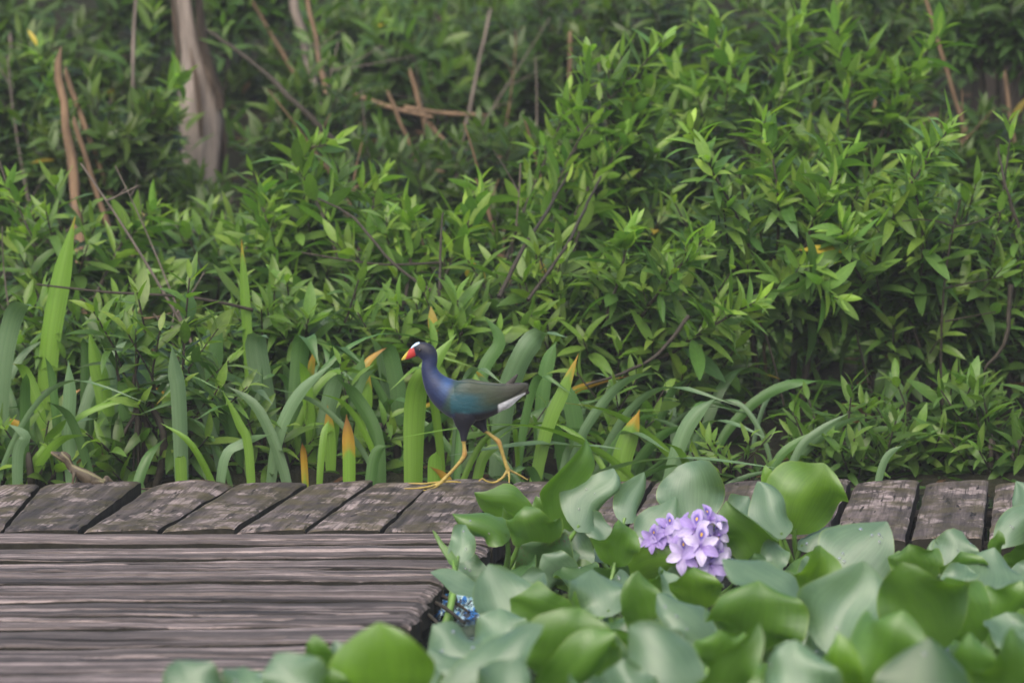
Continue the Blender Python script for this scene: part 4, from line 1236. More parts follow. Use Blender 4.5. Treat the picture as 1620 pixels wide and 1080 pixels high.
def hleaf(Jx, Jy, Tx, Ty, w, face='C', a1=0.4, tip=0.0, kl=0.4, kr=0.4, z=None, fx=0.0, col=None, wave=0.10, dT=None, age=1.0, ph=None, wide=0.62, plant=None, drops=0, lat=None, tw=None, calm=False, rr=random.Random(5)):
    if z is None:
        z = 0.045 if Jy < 1000 else (0.08 if Jy < 1065 else 0.12)
    d = ray(Jx, Jy)
    J = CO + d * ((z - CAM_Z) / d[2])
    T = at(Tx, Ty, J[1] + (DT[face] if dT is None else dT))
    n = np.array(FACE[face]) + np.array([fx, 0, 0])
    sc = J[1] / FPX
    if face == 'G':
        kl, kr = -kl, -kr
        if tip == 0: tip = -0.8
        a1 = -a1
    if calm:
        tw, lat = 0.2, 0.1
    else:
        kl, kr = kl + rr.uniform(-.6, .6), kr + rr.uniform(-.6, .6)
    if not calm and rr.random() < 0.35:                       # one side rolled over
        kr_ = rr.choice([-1, 1]) * rr.uniform(1.2, 2.1)
        if rr.random() < 0.5: kl = kr_
        else: kr = kr_
    V, Q, UV = blade(J, T, w * sc * (0.54 if Jy < 900 else 0.62), n, a1, tip, kl, kr, wave * 2.3, rr.uniform(0, 6) if ph is None else ph, wide=wide * 1.5 * rr.uniform(0.85, 1.25), tw=rr.uniform(-0.9, 0.9) if tw is None else tw, lat=rr.uniform(-0.35, 0.35) if lat is None else lat, crease=rr.choice([0.0, 0.15, 0.3, -0.15]))
    if plant is None:
        plant = min(range(len(hplants)), key=lambda q: (hplants[q].location[0] - J[0]) ** 2 + 1.6 * (hplants[q].location[1] - J[1]) ** 2)
    root = hplants[plant]
    hcount[plant] += 1
    B = np.array(root.location)
    if col is None:
        col = {'U': HY_LIGHT, 'C': HY_LIGHT, 'G': HY_GREEN, 'V': HY_GREEN}[face]  # leaves facing up: glaucous green with sky sheen put into the colour
    o = obj("leaf", mesh_np("leaf", V - B, Q, M["hyac"], uv=UV), root)
    c = np.array(col) * rr.uniform(0.9, 1.1)
    o.color = (*c, age)
    if face in 'UC' and rr.random() < 0.4 or drops:
        for q in range(drops or rr.randint(1, 3)):
            i_, j_ = rr.randint(3, 11), rr.randint(2, 10)
            dp = obj("water_drop", DROP, o)
            p_ = V[i_ * 13 + j_] - B
            nn_ = nrm(np.cross(V[(i_ + 1) * 13 + j_] - V[i_ * 13 + j_], V[i_ * 13 + j_ + 1] - V[i_ * 13 + j_]))
            if nn_[1] > 0: nn_ = -nn_
            X_, Y_, Z_ = frame([1, 0.1, 0.2], nn_)
            dp.matrix_basis = mat4(p_, X_, Y_, Z_, rr.uniform(0.0014, 0.003))
    # petiole: spongy stalk from the crown at the water to the blade
    th = rr.uniform(0, 6.28)
    b0 = np.array([B[0] + 0.4 * (J[0] - B[0]) + 0.012 * math.cos(th), B[1] + 0.4 * (J[1] - B[1]) + 0.012 * math.sin(th), WZ - 0.02])
    td = nrm(V[13 * 2 + 6] - V[6])
    J2 = J + td * 0.012
    mid = J - td * 0.05
    mid[2] = max(mid[2], WZ + 0.01)
    Pp = bez(b0, mid * 0.6 + (b0 + J) / 2 * 0.4, J2, 9)
    Lp = np.linalg.norm(J - b0)
    rad = np.interp(np.linspace(0, 1, 9), [0, 0.25, 0.6, 0.88, 1], [0.0062, 0.0068, 0.005, 0.004, 0.0025])
    mb = MB()
    mb.tube(Pp - B, rad, 7)
    V2 = np.concatenate(mb.V)
    p = obj("petiole", mesh_np("petiole", V2, np.concatenate(mb.Q), M["petiole"]), o)
    return o

H = [
 # around the boardwalk and below the bird
 dict(Jx=846, Jy=818, Tx=752, Ty=776, w=62, face='G', a1=0.25, tip=-0.3, kl=0.25, kr=1.5, z=0.06, wave=0.04),
 dict(Jx=806, Jy=853, Tx=716, Ty=811, w=92, face='U', a1=-1.2, kl=-1.7, kr=-0.7, z=0.055, dT=-0.01, wave=0.03, col=HY_GREEN),
 dict(Jx=852, Jy=868, Tx=833, Ty=800, w=92, face='G', a1=0.5, tip=-1.2, z=0.04, kl=0.3, kr=0.3),
 dict(Jx=826, Jy=852, Tx=797, Ty=799, w=34, face='G', a1=0.4, z=0.035),
 dict(Jx=884, Jy=845, Tx=919, Ty=690, w=72, face='G', a1=0.6, tip=-0.5, z=0.045, fx=-0.35, dT=-0.01, kl=0.4, kr=0.9, lat=0.5, tw=-0.6),
 dict(Jx=880, Jy=836, Tx=848, Ty=784, w=48, face='G', z=0.04, a1=0.4),
 dict(Jx=912, Jy=840, Tx=965, Ty=738, w=92, face='C', a1=0.35, tip=-0.5, z=0.06, kl=-0.5, kr=-0.3, wave=0.07, fx=0.1, lat=0.6, tw=0.5),
 dict(Jx=985, Jy=828, Tx=1018, Ty=746, w=56, face='C', a1=0.3, kl=0.3, kr=-1.6, z=0.035, fx=0.1),
 dict(Jx=972, Jy=897, Tx=977, Ty=822, w=74, face='G', a1=0.3, tip=-0.9, z=0.03, fx=0.1),
 dict(Jx=968, Jy=868, Tx=921, Ty=812, w=44, face='U', a1=-0.3, z=0.03, dT=0.03),
 dict(Jx=1012, Jy=868, Tx=1068, Ty=784, w=62, face='C', a1=0.2, kl=0.4, kr=0.3, z=0.045, fx=-0.2),
 dict(Jx=1092, Jy=838, Tx=1088, Ty=731, w=118, calm=True, face='C', a1=0.5, tip=-0.8, kl=0.9, kr=0.3, z=0.02, wave=0.12),
 dict(Jx=985, Jy=908, Tx=1088, Ty=862, w=64, face='G', z=0.0, a1=0.3, col=HY_BRIGHT),
 dict(Jx=1030, Jy=902, Tx=1072, Ty=880, w=40, face='U', z=-0.01, dT=0.06, col=HY_DARK),
 dict(Jx=900, Jy=912, Tx=824, Ty=862, w=92, face='G', z=-0.01, a1=0.2, tip=0.01, col=HY_DARK * 1.15, age=0.0, kl=0.3, kr=0.3),
 dict(Jx=935, Jy=896, Tx=892, Ty=836, w=50, face='C', z=0.0, a1=0.3),
 dict(Jx=955, Jy=890, Tx=925, Ty=850, w=50, face='U', z=-0.01, dT=0.05),
 dict(Jx=875, Jy=925, Tx=950, Ty=900, w=54, face='U', z=-0.02, dT=0.05, col=HY_GREEN),
 dict(Jx=722, Jy=890, Tx=738, Ty=830, w=44, face='C', z=0.035, a1=-0.3, kl=0.9, kr=0.5),
 dict(Jx=722, Jy=893, Tx=684, Ty=838, w=16, face='C', z=0.035, a1=0.9, col=HY_GREEN, wide=0.5),
 dict(Jx=772, Jy=905, Tx=722, Ty=898, w=42, face='C', z=-0.01, kl=-0.5, kr=-0.5, dT=0.0),
 dict(Jx=770, Jy=945, Tx=680, Ty=906, w=40, face='U', z=0.02, a1=-0.5, dT=0.03, kl=0.3, kr=0.2, wave=0.03),
 dict(Jx=820, Jy=1000, Tx=773, Ty=892, w=92, face='C', z=0.03, a1=0.4, tip=-0.3, kl=0.5, kr=0.8, fx=-0.1),
 dict(Jx=800, Jy=952, Tx=862, Ty=906, w=60, face='U', z=0.02, dT=0.06),
 dict(Jx=905, Jy=985, Tx=806, Ty=948, w=86, face='G', z=0.04, a1=0.35, tip=-0.4, kl=0.2, kr=1.2),
 dict(Jx=965, Jy=975, Tx=938, Ty=900, w=104, face='U', z=0.045, a1=-0.3, dT=0.05, kl=-0.3, kr=-0.4),
 dict(Jx=1000, Jy=935, Tx=980, Ty=900, w=40, face='U', z=0.0, dT=0.05),
 dict(Jx=1018, Jy=1010, Tx=1012, Ty=902, w=70, face='G', z=0.03, a1=0.3, tip=-0.7),
 dict(Jx=1106, Jy=962, Tx=1098, Ty=896, w=74, face='G', z=0.03, col=HY_BRIGHT, a1=0.4),
 dict(Jx=1070, Jy=950, Tx=1045, Ty=895, w=34, face='U', z=0.02, dT=0.04),
 dict(Jx=1060, Jy=940, Tx=1000, Ty=905, w=46, face='G', z=0.02, a1=0.2, tip=-1.2),
 # right of the flower
 dict(Jx=1212, Jy=885, Tx=1152, Ty=790, w=98, face='G', z=0.03, a1=0.3, tip=-0.6, fx=0.1),
 dict(Jx=1150, Jy=830, Tx=1185, Ty=785, w=50, face='U', z=0.0, dT=0.05),
 dict(Jx=1240, Jy=852, Tx=1196, Ty=762, w=74, face='C', z=0.06, a1=-0.3, kl=-0.3, kr=-0.9, wave=0.04, fx=0.1),
 dict(Jx=1253, Jy=845, Tx=1303, Ty=732, w=128, calm=True, face='G', z=0.05, a1=0.2, tip=0.01, kl=0.3, kr=0.2, wave=0.14, col=HY_BRIGHT, ph=1.0),
 dict(Jx=1238, Jy=800, Tx=1210, Ty=736, w=36, face='G', z=0.07, col=HY_BRIGHT),
 dict(Jx=1262, Jy=868, Tx=1330, Ty=828, w=70, face='U', z=0.025, a1=-0.5, kl=-0.4, kr=-1.5, dT=0.0, col=HY_LIGHT),
 dict(Jx=1278, Jy=945, Tx=1296, Ty=862, w=76, face='G', z=0.03, a1=0.3, col=HY_BRIGHT),
 dict(Jx=1305, Jy=925, Tx=1302, Ty=872, w=36, face='G', z=0.04, a1=0.3, col=HY_DARK),
 dict(Jx=1228, Jy=905, Tx=1222, Ty=850, w=40, face='C', z=0.02),
 dict(Jx=1318, Jy=908, Tx=1402, Ty=824, w=110, calm=True, drops=9, face='C', z=0.04, a1=-0.35, kl=-0.2, kr=-0.35, wave=0.03, fx=-0.15),
 dict(Jx=1170, Jy=905, Tx=1120, Ty=845, w=60, face='G', z=0.0, col=HY_DARK),
 dict(Jx=1450, Jy=930, Tx=1440, Ty=860, w=80, face='G', z=0.02, a1=0.4),
 dict(Jx=1400, Jy=915, Tx=1398, Ty=878, w=44, face='U', z=0.01, dT=0.05, col=HY_DARK * 1.5),
 dict(Jx=1485, Jy=920, Tx=1480, Ty=852, w=36, face='C', z=0.02, kl=0.9, kr=0.9),
 dict(Jx=1500, Jy=912, Tx=1525, Ty=842, w=70, face='C', z=0.03, a1=0.5, tip=-0.8, kl=-0.6, kr=-0.9),
 dict(Jx=1525, Jy=915, Tx=1520, Ty=872, w=66, face='G', z=0.045, a1=0.3),
 dict(Jx=1552, Jy=948, Tx=1575, Ty=866, w=110, face='U', z=0.03, dT=0.09, kl=-0.3, kr=-0.3),
 dict(Jx=1515, Jy=930, Tx=1525, Ty=892, w=50, face='C', z=0.05),
 dict(Jx=1572, Jy=868, Tx=1642, Ty=800, w=58, face='C', z=0.04, a1=-0.7, kl=0.2, kr=-0.7),
 dict(Jx=1575, Jy=885, Tx=1578, Ty=838, w=26, face='G', z=0.05),
 dict(Jx=1605, Jy=995, Tx=1615, Ty=918, w=100, face='G', z=0.045, a1=0.3),
 dict(Jx=1640, Jy=930, Tx=1610, Ty=890, w=60, face='U', z=0.03, dT=0.06),
 # middle
 dict(Jx=1270, Jy=970, Tx=1142, Ty=884, w=92, face='U', z=0.06, a1=-0.7, kl=-0.3, kr=-0.6, dT=0.04, fx=0.15),
 dict(Jx=1190, Jy=1030, Tx=1200, Ty=918, w=150, calm=True, face='G', z=0.05, a1=0.5, tip=-1.1, kl=0.5, kr=0.5, wide=0.7),
 dict(Jx=1312, Jy=1035, Tx=1362, Ty=886, w=118, face='C', z=0.05, a1=0.4, kl=0.5, kr=0.4, fx=-0.15),
 dict(Jx=1490, Jy=1030, Tx=1428, Ty=888, w=132, face='G', z=0.06, a1=0.3, tip=0.01, fx=0.1, kl=0.4, kr=0.4, col=HY_GREEN * 0.9),
 dict(Jx=1550, Jy=1020, Tx=1498, Ty=912, w=84, face='G', z=0.045, a1=0.3, tip=-0.2),
 dict(Jx=1372, Jy=1100, Tx=1432, Ty=966, w=140, face='G', z=0.10, a1=0.4, tip=-0.6, kl=0.3, kr=0.9),
 dict(Jx=1125, Jy=1018, Tx=1040, Ty=938, w=84, face='U', z=0.05, a1=-0.8, kl=-0.8, kr=-0.9, dT=0.03),
 dict(Jx=1140, Jy=1060, Tx=1135, Ty=996, w=86, face='G', z=0.06, a1=0.5),
 dict(Jx=880, Jy=1085, Tx=925, Ty=962, w=142, face='G', z=0.07, a1=0.5, tip=-0.9, kl=0.4, kr=0.5, wide=0.7),
 dict(Jx=850, Jy=1100, Tx=978, Ty=1004, w=84, face='G', z=0.09, a1=0.3, tip=-0.2, kl=0.2, kr=1.1, fx=-0.2),
 dict(Jx=755, Jy=1055, Tx=682, Ty=990, w=92, face='C', z=0.05, a1=-0.3, kl=-0.5, kr=-0.4),
 dict(Jx=790, Jy=1030, Tx=792, Ty=962, w=92, face='U', z=0.04, dT=0.06, kl=-0.4, kr=-0.4),
 dict(Jx=770, Jy=1082, Tx=678, Ty=1026, w=78, face='U', z=0.07, a1=-0.5, kl=-0.4, kr=-0.9, dT=0.03),
 dict(Jx=700, Jy=1110, Tx=862, Ty=990, w=84, face='C', z=0.10, a1=-0.3, kl=-0.4, kr=-0.3),
 dict(Jx=790, Jy=1130, Tx=830, Ty=1035, w=100, face='C', z=0.11, a1=-0.3),
 dict(Jx=1095, Jy=1110, Tx=995, Ty=990, w=110, face='C', z=0.09, a1=-0.8, kl=-0.5, kr=-0.8),
 dict(Jx=1000, Jy=1130, Tx=990, Ty=1040, w=90, face='C', z=0.11, a1=0.3, kl=0.7, kr=0.7),
 dict(Jx=1125, Jy=1110, Tx=1198, Ty=984, w=64, face='G', z=0.10, a1=0.3, kl=1.5, kr=0.4, fx=-0.2),
 dict(Jx=1245, Jy=1130, Tx=1262, Ty=1012, w=146, face='C', z=0.12, a1=0.3, kl=-0.4, kr=-0.5),
 dict(Jx=1330, Jy=1120, Tx=1325, Ty=1000, w=70, face='G', z=0.10, col=HY_BRIGHT),
 dict(Jx=1465, Jy=1140, Tx=1468, Ty=1008, w=150, face='C', z=0.13, a1=-0.5, kl=-0.6, kr=-0.6, col=HY_DARK * 1.1, wave=0.02),
 dict(Jx=1545, Jy=1110, Tx=1535, Ty=1000, w=84, face='G', z=0.10, col=HY_GREEN),
 dict(Jx=1600, Jy=1030, Tx=1595, Ty=968, w=80, face='U', z=0.05, dT=0.06),
 dict(Jx=1605, Jy=1130, Tx=1602, Ty=992, w=112, face='G', z=0.12, a1=0.4),
 # bottom left, in front of the boards
 dict(Jx=612, Jy=1135, Tx=598, Ty=984, w=150, calm=True, face='G', z=0.13, a1=0.3, tip=-0.3, col=HY_BRIGHT, kl=0.3, kr=0.3, wave=0.03),
 dict(Jx=530, Jy=1075, Tx=496, Ty=1004, w=54, face='G', z=0.12, a1=0.4, col=HY_GREEN),
 dict(Jx=575, Jy=1080, Tx=530, Ty=1012, w=44, face='U', z=0.11, dT=0.04),
 dict(Jx=345, Jy=1140, Tx=276, Ty=1046, w=112, face='C', z=0.13, a1=-0.4, kl=-0.5, kr=-0.4),
 dict(Jx=400, Jy=1120, Tx=388, Ty=1054, w=70, face='C', z=0.13, a1=-0.5),
 dict(Jx=490, Jy=1130, Tx=438, Ty=1032, w=96, face='C', z=0.13, a1=-0.4, kl=-0.7, kr=-0.4),
 dict(Jx=515, Jy=1120, Tx=520, Ty=1056, w=96, face='G', z=0.14, a1=0.4),
 dict(Jx=560, Jy=1110, Tx=568, Ty=1040, w=60, face='U', z=0.13, dT=0.03),
 dict(Jx=655, Jy=1120, Tx=690, Ty=1060, w=70, face='C', z=0.12, a1=-0.3),
]
for h in H:
    hleaf(**h)
# lower leaves that close the mat between the others
rr = random.Random(9)
for k, (px, py) in enumerate(hplants_px):
    for q in range(5 if k >= 10 else 3):
        a = rr.uniform(-1, 1)
        p = np.array(hplants[k].location)
        jx, jy = px + rr.uniform(-60, 60), min(py, 1120) + rr.uniform(-15, 40)
        if k < 10 and jx < 745 or k in (10, 11) and jx < 800 or k == 1 and jx < 790: continue
        if k in (18, 19, 20): jy = 1130 + rr.uniform(0, 40)
        w = rr.uniform(50, 80) * (1.0 if k < 10 else 1.2)
        hleaf(jx, jy, jx + a * 60, jy - rr.uniform(35, 60), w, rr.choice(['U', 'C', 'G']), a1=rr.uniform(-.5, .4), z=-0.015 + (0.03 if k >= 10 else 0) + (0.06 if k >= 18 else 0), plant=k, rr=rr,
              col=rr.choice([HY_LIGHT, HY_GREEN, HY_DARK * 1.3]), kl=rr.uniform(-.5, .6), kr=rr.uniform(-.5, .6))
# the mat goes on to the right and towards the near bank
for k, (px, py) in enumerate([(1720, 920), (1740, 1040), (1760, 1200), (1880, 960), (1900, 1120), (150, 1330), (560, 1400), (900, 1420), (1250, 1420), (1600, 1420)]):
    p = gp(px, py, WZ)
    root = thing("water_hyacinth", tuple(p), "leafy water hyacinth at the outer edge of the floating mat", "water hyacinth", HG)
    hplants.append(root); hcount.append(0)
    for q in range(7):
        a = rr.uniform(-1, 1)
        jx = px + rr.uniform(-70, 70); jy = py - rr.uniform(40, 110)
        hleaf(jx, jy, jx + a * 70, jy - rr.uniform(50, 90), rr.uniform(80, 120), rr.choice(['U', 'C', 'G']), z=rr.uniform(0.02, 0.07), plant=len(hplants) - 1, rr=rr, a1=rr.uniform(-.5, .4))

# water drops on the pale leaf in front of the plank gaps are added to that leaf's surface below
# flowers
def petal_mesh():
    V, UV = [], []
    nu, nv = 6, 4
    for i in range(nu + 1):
        t = i / nu
        w = 0.30 * (math.sin(math.pi * min(1.0, 0.12 + t * 0.83)) ** 0.8) * (0.4 + 0.6 * sstep(0, 0.5, t))
        for j in range(nv + 1):
            v = 2 * j / nv - 1
            V.append((t, v * w, 0.35 * t - 0.38 * t * t * t + 0.10 * v * v * w / 0.3 + 0.02 * math.sin(9 * t + 4 * v)))
            UV.append((t, j / nv))
    Q = [[i * (nv + 1) + j, (i + 1) * (nv + 1) + j, (i + 1) * (nv + 1) + j + 1, i * (nv + 1) + j + 1] for i in range(nu) for j in range(nv)]
    return mesh_np("petal", V, Q, M["petal"], uv=UV)
PET = petal_mesh()
LILAC = [np.array(lin(184, 168, 216)[:3]), np.array(lin(200, 188, 224)[:3]), np.array(lin(172, 152, 208)[:3]), np.array(lin(216, 208, 232)[:3])]
def floret(root, pos, facing, up, size, r):
    B = np.array(root.location)
    f = nrm(facing)
    u = nrm(np.array(up) - f * np.dot(up, f))
    s = np.cross(u, f)
    mb = MB()
    mb.tube([pos - f * 0.022 - B, pos - f * 0.01 - B, pos + f * 0.002 - B], [0.0015, 0.0025, 0.0045], 6)
    for q in range(4):
        a = r.uniform(0, 6.28)
        mb.tube([pos - B, pos + f * 0.010 + (s * math.cos(a) + u * math.sin(a)) * 0.004 - B], [0.0006, 0.0009], 4)
    fo = mb.build("floret", M["floret"], root)
    for q in range(6):
        a = math.pi / 2 + q * math.pi / 3 + r.uniform(-.12, .12)
        d = s * math.cos(a) + u * math.sin(a)
        o = bpy.data.objects.new("petal", PET)
        COL.objects.link(o)
        o.parent = fo
        x = nrm(d + f * r.uniform(-0.15, 0.5))
        X, Y_, Z = frame(x, f)
        o.matrix_basis = mat4(pos + d * 0.002 - B, X, Y_, Z, size * r.uniform(0.9, 1.1) * (1.08 if q == 0 else 1.0))
        c = r.choice(LILAC)
        o.color = (*c, 0.0 if q == 0 else 1.0)
M["floret"] = plain_mat("lilac tube", (0.35, 0.24, 0.62), 0.6, 0.3, 30, 0.2, 0.1)
fl = random.Random(8)
root = hplants[4]
FY = 5.98
spk = [((1108, 864), -0.03, (0.05, -1, 0.25), 0.031), ((1084, 876), -0.015, (-0.45, -0.9, 0.15), 0.031), ((1124, 892), -0.022, (0.25, -1, -0.05), 0.030), ((1100, 838), -0.012, (-0.2, -0.95, 0.35), 0.030),
       ((1130, 846), 0.01, (0.75, -0.7, 0.3), 0.031), ((1085, 840), 0.012, (-0.8, -0.5, 0.4), 0.030), ((1122, 823), 0.012, (0.4, -0.5, 0.9), 0.028),
       ((1135, 868), 0.012, (0.9, -0.5, 0.1), 0.030), ((1136, 895), 0.01, (0.7, -0.8, -0.2), 0.028)]
def spike(spk, FY, foot_px, label=None):
    top = at(*spk[0][0], FY + 0.03)
    b = np.array(root.location)
    mb = MB()
    f0 = gp(*foot_px, WZ)
    axis = [at(p[0][0], p[0][1], FY + 0.035) for p in spk]
    hi = max(axis, key=lambda p: p[2]); lo = min(axis, key=lambda p: p[2])
    cxm = sum(p[0] for p in axis) / len(axis)
    P = catmull([np.array([f0[0], FY + 0.05, WZ - 0.02]), np.array([cxm, FY + 0.035, lo[2] - 0.01]), np.array([cxm, FY + 0.035, hi[2]])], 9)
    mb.tube(P - b, np.linspace(0.0055, 0.003, 9), 7)
    mb.build("flower_stalk", M["petiole"], root)
    for (p, dy, f, s) in spk:
        floret(root, at(p[0], p[1], FY + dy), np.array(f, float), (0, 0, 1), s * 1.0, fl)
spike(spk, FY, (1105, 925))
spike([((1050, 846), 0, (-0.2, -0.9, 0.4), 0.024), ((1036, 854), 0.0, (-0.5, -0.8, 0.2), 0.024), ((1060, 836), 0.004, (0.2, -0.9, 0.5), 0.024), ((1030, 862), 0.01, (-.8, -.6, 0), 0.022),
       ((1058, 850), 0.01, (.5, -.8, 0.2), 0.022)], 6.045, (1050, 905))

# ------------------------------------------------------------------ blue wrapper caught beside the platform, with dark twigs
wc = gp(708, 960, WZ + 0.004)
V, UV = [], []
n = 14
for j in range(n):
    for i in range(n):
        x, y = (i / (n - 1) - 0.5) * 0.11, (j / (n - 1) - 0.5) * 0.19
        z = 0.014 + 0.020 * fbm(x * 26, y * 26, 4.0) + 0.010 * fbm(x * 80, y * 80, 9.0) - 3.0 * x * x - 1.5 * y * y
        V.append((x + 0.006 * fbm(y * 60, x * 60, 2), y, max(z, -0.012)))
Q = [[j * n + i, j * n + i + 1, (j + 1) * n + i + 1, (j + 1) * n + i] for j in range(n - 1) for i in range(n - 1)]
wr = obj("litter_wrapper", mesh_np("litter_wrapper", V, Q, M["wrapper"], smooth=False))
wr.location = wc
tag(wr, "crumpled blue and white wrapper floating in the gap beside the dock platform", "wrapper")
for k, (a, b) in enumerate((((684, 950), (735, 985)), ((694, 940), (742, 968)), ((672, 968), (705, 1000)), ((708, 920), (722, 950)))):
    A, B = gp(*a, WZ + 0.03), gp(*b, WZ + 0.028)
    mb = MB()
    mid = (A + B) / 2 + np.array([0, 0, 0.006])
    mb.tube(bez(A, mid, B, 7), np.linspace(0.004, 0.0025, 7), 5)
    o = mb.build("floating_twig", M["twig"], None, tuple(A))
    tag(o, ["black wet twig lying across the middle of the blue wrapper", "black wet twig lying along the upper side of the blue wrapper", "black wet twig at the lower side of the blue wrapper", "short black twig leaning on the dock side above the wrapper"][k], "twig", "black twigs beside the dock platform")

# ------------------------------------------------------------------ animals: loft helper
def loft(mb, secs, nseg, plane, col=None, sides=18, thick=0.8):
    """secs: (cx, cy, r, thickness factor, depth offset m) in the animal's side view; plane maps (x, y, depth)->3D"""
    A = np.array([[s[0], s[1], s[2], (s[3] if len(s) > 3 else thick), (s[4] if len(s) > 4 else 0.0)] for s in secs], float)
    C = catmull(A, nseg)
    T = np.gradient(C[:, :2], axis=0)
    V = []
    for i in range(nseg):
        t = nrm(T[i])
        nrmv = np.array([-t[1], t[0]])
        for k in range(sides):
            th = 2 * math.pi * k / sides
            q = C[i, :2] + nrmv * max(0.3, C[i, 2]) * math.cos(th)
            V.append(plane(q[0], q[1], C[i, 4], max(0.3, C[i, 2]) * C[i, 3] * math.sin(th)))
    Q = [[i * sides + k, i * sides + (k + 1) % sides, (i + 1) * sides + (k + 1) % sides, (i + 1) * sides + k] for i in range(nseg - 1) for k in range(sides)]
    # close the ends with a centre point
    V = np.array(V)
    n0 = len(V)
    V = np.concatenate([V, [V[:sides].mean(0)], [V[(nseg - 1) * sides:nseg * sides].mean(0)]])
    for k in range(0, sides, 2):
        Q.append([n0, (k + 2) % sides, (k + 1) % sides, k])
        o_ = (nseg - 1) * sides
        Q.append([n0 + 1, o_ + k, o_ + (k + 1) % sides, o_ + (k + 2) % sides])
    mb.add(V, Q)

def remeshed(name, mb, voxel, smooth_it, mat, colfun, loc):
    me = mesh_np(name + "_raw", np.concatenate(mb.V) - np.asarray(loc), np.concatenate(mb.Q))
    tmp = bpy.data.objects.new(name + "_raw", me)
    COL.objects.link(tmp)
    md = tmp.modifiers.new("r", 'REMESH')
    md.mode = 'VOXEL'
    md.voxel_size = voxel
    sm = tmp.modifiers.new("s", 'SMOOTH')
    sm.factor = 0.5
    sm.iterations = smooth_it
    dg = bpy.context.evaluated_depsgraph_get()
    dg.update()
    ev = tmp.evaluated_get(dg)
    out = bpy.data.meshes.new_from_object(ev)
    out.name = name
    bpy.data.objects.remove(tmp)
    bpy.data.meshes.remove(me)
    n = len(out.vertices)
    co = np.zeros(n * 3, np.float32)
    out.vertices.foreach_get("co", co)
    co = co.reshape(-1, 3) + np.asarray(loc)
    a = out.color_attributes.new("Col", 'FLOAT_COLOR', 'POINT')
    a.data.foreach_set("color", colfun(co).astype(np.float32).ravel())
    out.polygons.foreach_set("use_smooth", np.ones(len(out.polygons), bool))
    out.materials.clear()
    out.materials.append(mat)
    return out

# ------------------------------------------------------------------ purple gallinule
BY = 6.975
def bplane(cx, cy, dep, off):
    """side-view drawing units (3.6 per photograph pixel) at the bird's depth"""
    p = at(600 + cx / 3.6, 500 + cy / 3.6, BY)
    return p + np.array([0, dep + off * BY / FPX / 3.6, 0])
def bunit(P):
    """inverse of bplane: drawing units for world points"""
    sc = FPX * 3.6
    d = P - CO
    d = d.copy()
    d[:, 1] = BY
    z = d @ CF
    px = 810 + FPX * d[:, 0] / z
    py = 540 - FPX * (d @ CU) / z
    return (px - 600) * 3.6, (py - 500) * 3.6
mb = MB()
# head, neck, body, tail
loft(mb, [(196, 192, 16, .6), (214, 188, 34, .62), (245, 192, 46, .66), (278, 212, 50, .68), (288, 250, 44, .72), (284, 290, 44, .78), (296, 340, 54, .8), (332, 398, 76, .82), (388, 446, 97, .82),
          (460, 480, 112, .82), (540, 486, 111, .82), (620, 476, 97, .8), (700, 456, 72, .72), (780, 426, 44, .6), (832, 405, 28, .5), (850, 402, 18, .4)], 64, bplane, sides=28)
# bill and forehead shield
loft(mb, [(205, 200, 30, .55), (190, 208, 28, .52), (168, 222, 22, .5), (146, 236, 14, .5), (126, 250, 4, .6)], 16, bplane, sides=14)
loft(mb, [(228, 149, 4, 1.5), (212, 160, 9, 1.3), (196, 177, 12, 1.0), (182, 196, 11, .9)], 10, bplane, sides=12)
# folded wings, standing a little proud of the flanks
for sgn in (-1, 1):
    dep = sgn * 0.0195
    loft(mb, [(392, 425, 20, .3, dep * .8), (430, 440, 70, .34, dep * 1.0), (490, 455, 92, .32, dep * 1.12), (560, 458, 88, .3, dep * 1.1), (640, 446, 66, .3, dep * .95), (720, 428, 42, .3, dep * .7), (800, 400, 22, .3, dep * .4), (838, 388, 9, .3, dep * .2)], 32, bplane, sides=16)
# raised dark tail feather, undertail
loft(mb, [(725, 400, 18, .5), (750, 378, 18, .35), (772, 352, 13, .3), (788, 330, 5, .3)], 10, bplane, sides=10)
loft(mb, [(660, 505, 40, .6), (720, 495, 34, .6), (780, 455, 24, .55), (826, 430, 16, .5)], 12, bplane, sides=14)
loft(mb, [(820, 432, 16, .5), (846, 434, 12, .45), (856, 438, 5, .4)], 6, bplane, sides=10)
# legs: thigh, tibia, tarsus
DN, DF = -0.012, 0.016
loft(mb, [(485, 530, 80, .6, DN), (484, 575, 72, .62, DN), (480, 612, 50, .62, DN), (482, 655, 27, .7, DN), (481, 712, 15, .9, DN)], 16, bplane, sides=16)
loft(mb, [(481, 700, 11, 1, DN), (485, 745, 12, 1, DN), (487, 778, 15, 1, DN), (470, 812, 12, 1, DN), (420, 870, 10, 1, DN), (378, 914, 11, 1, DN), (350, 944, 12, 1, DN)], 26, bplane, sides=12)
loft(mb, [(545, 530, 80, .6, DF), (555, 570, 70, .6, DF), (572, 606, 46, .62, DF), (590, 640, 24, .7, DF), (606, 668, 13, .9, DF)], 14, bplane, sides=16)
loft(mb, [(600, 655, 10, 1, DF), (640, 688, 11, 1, DF), (678, 720, 15, 1, DF), (695, 765, 12, 1, DF), (715, 832, 11, 1, DF), (735, 884, 13, 1, DF)], 26, bplane, sides=12)
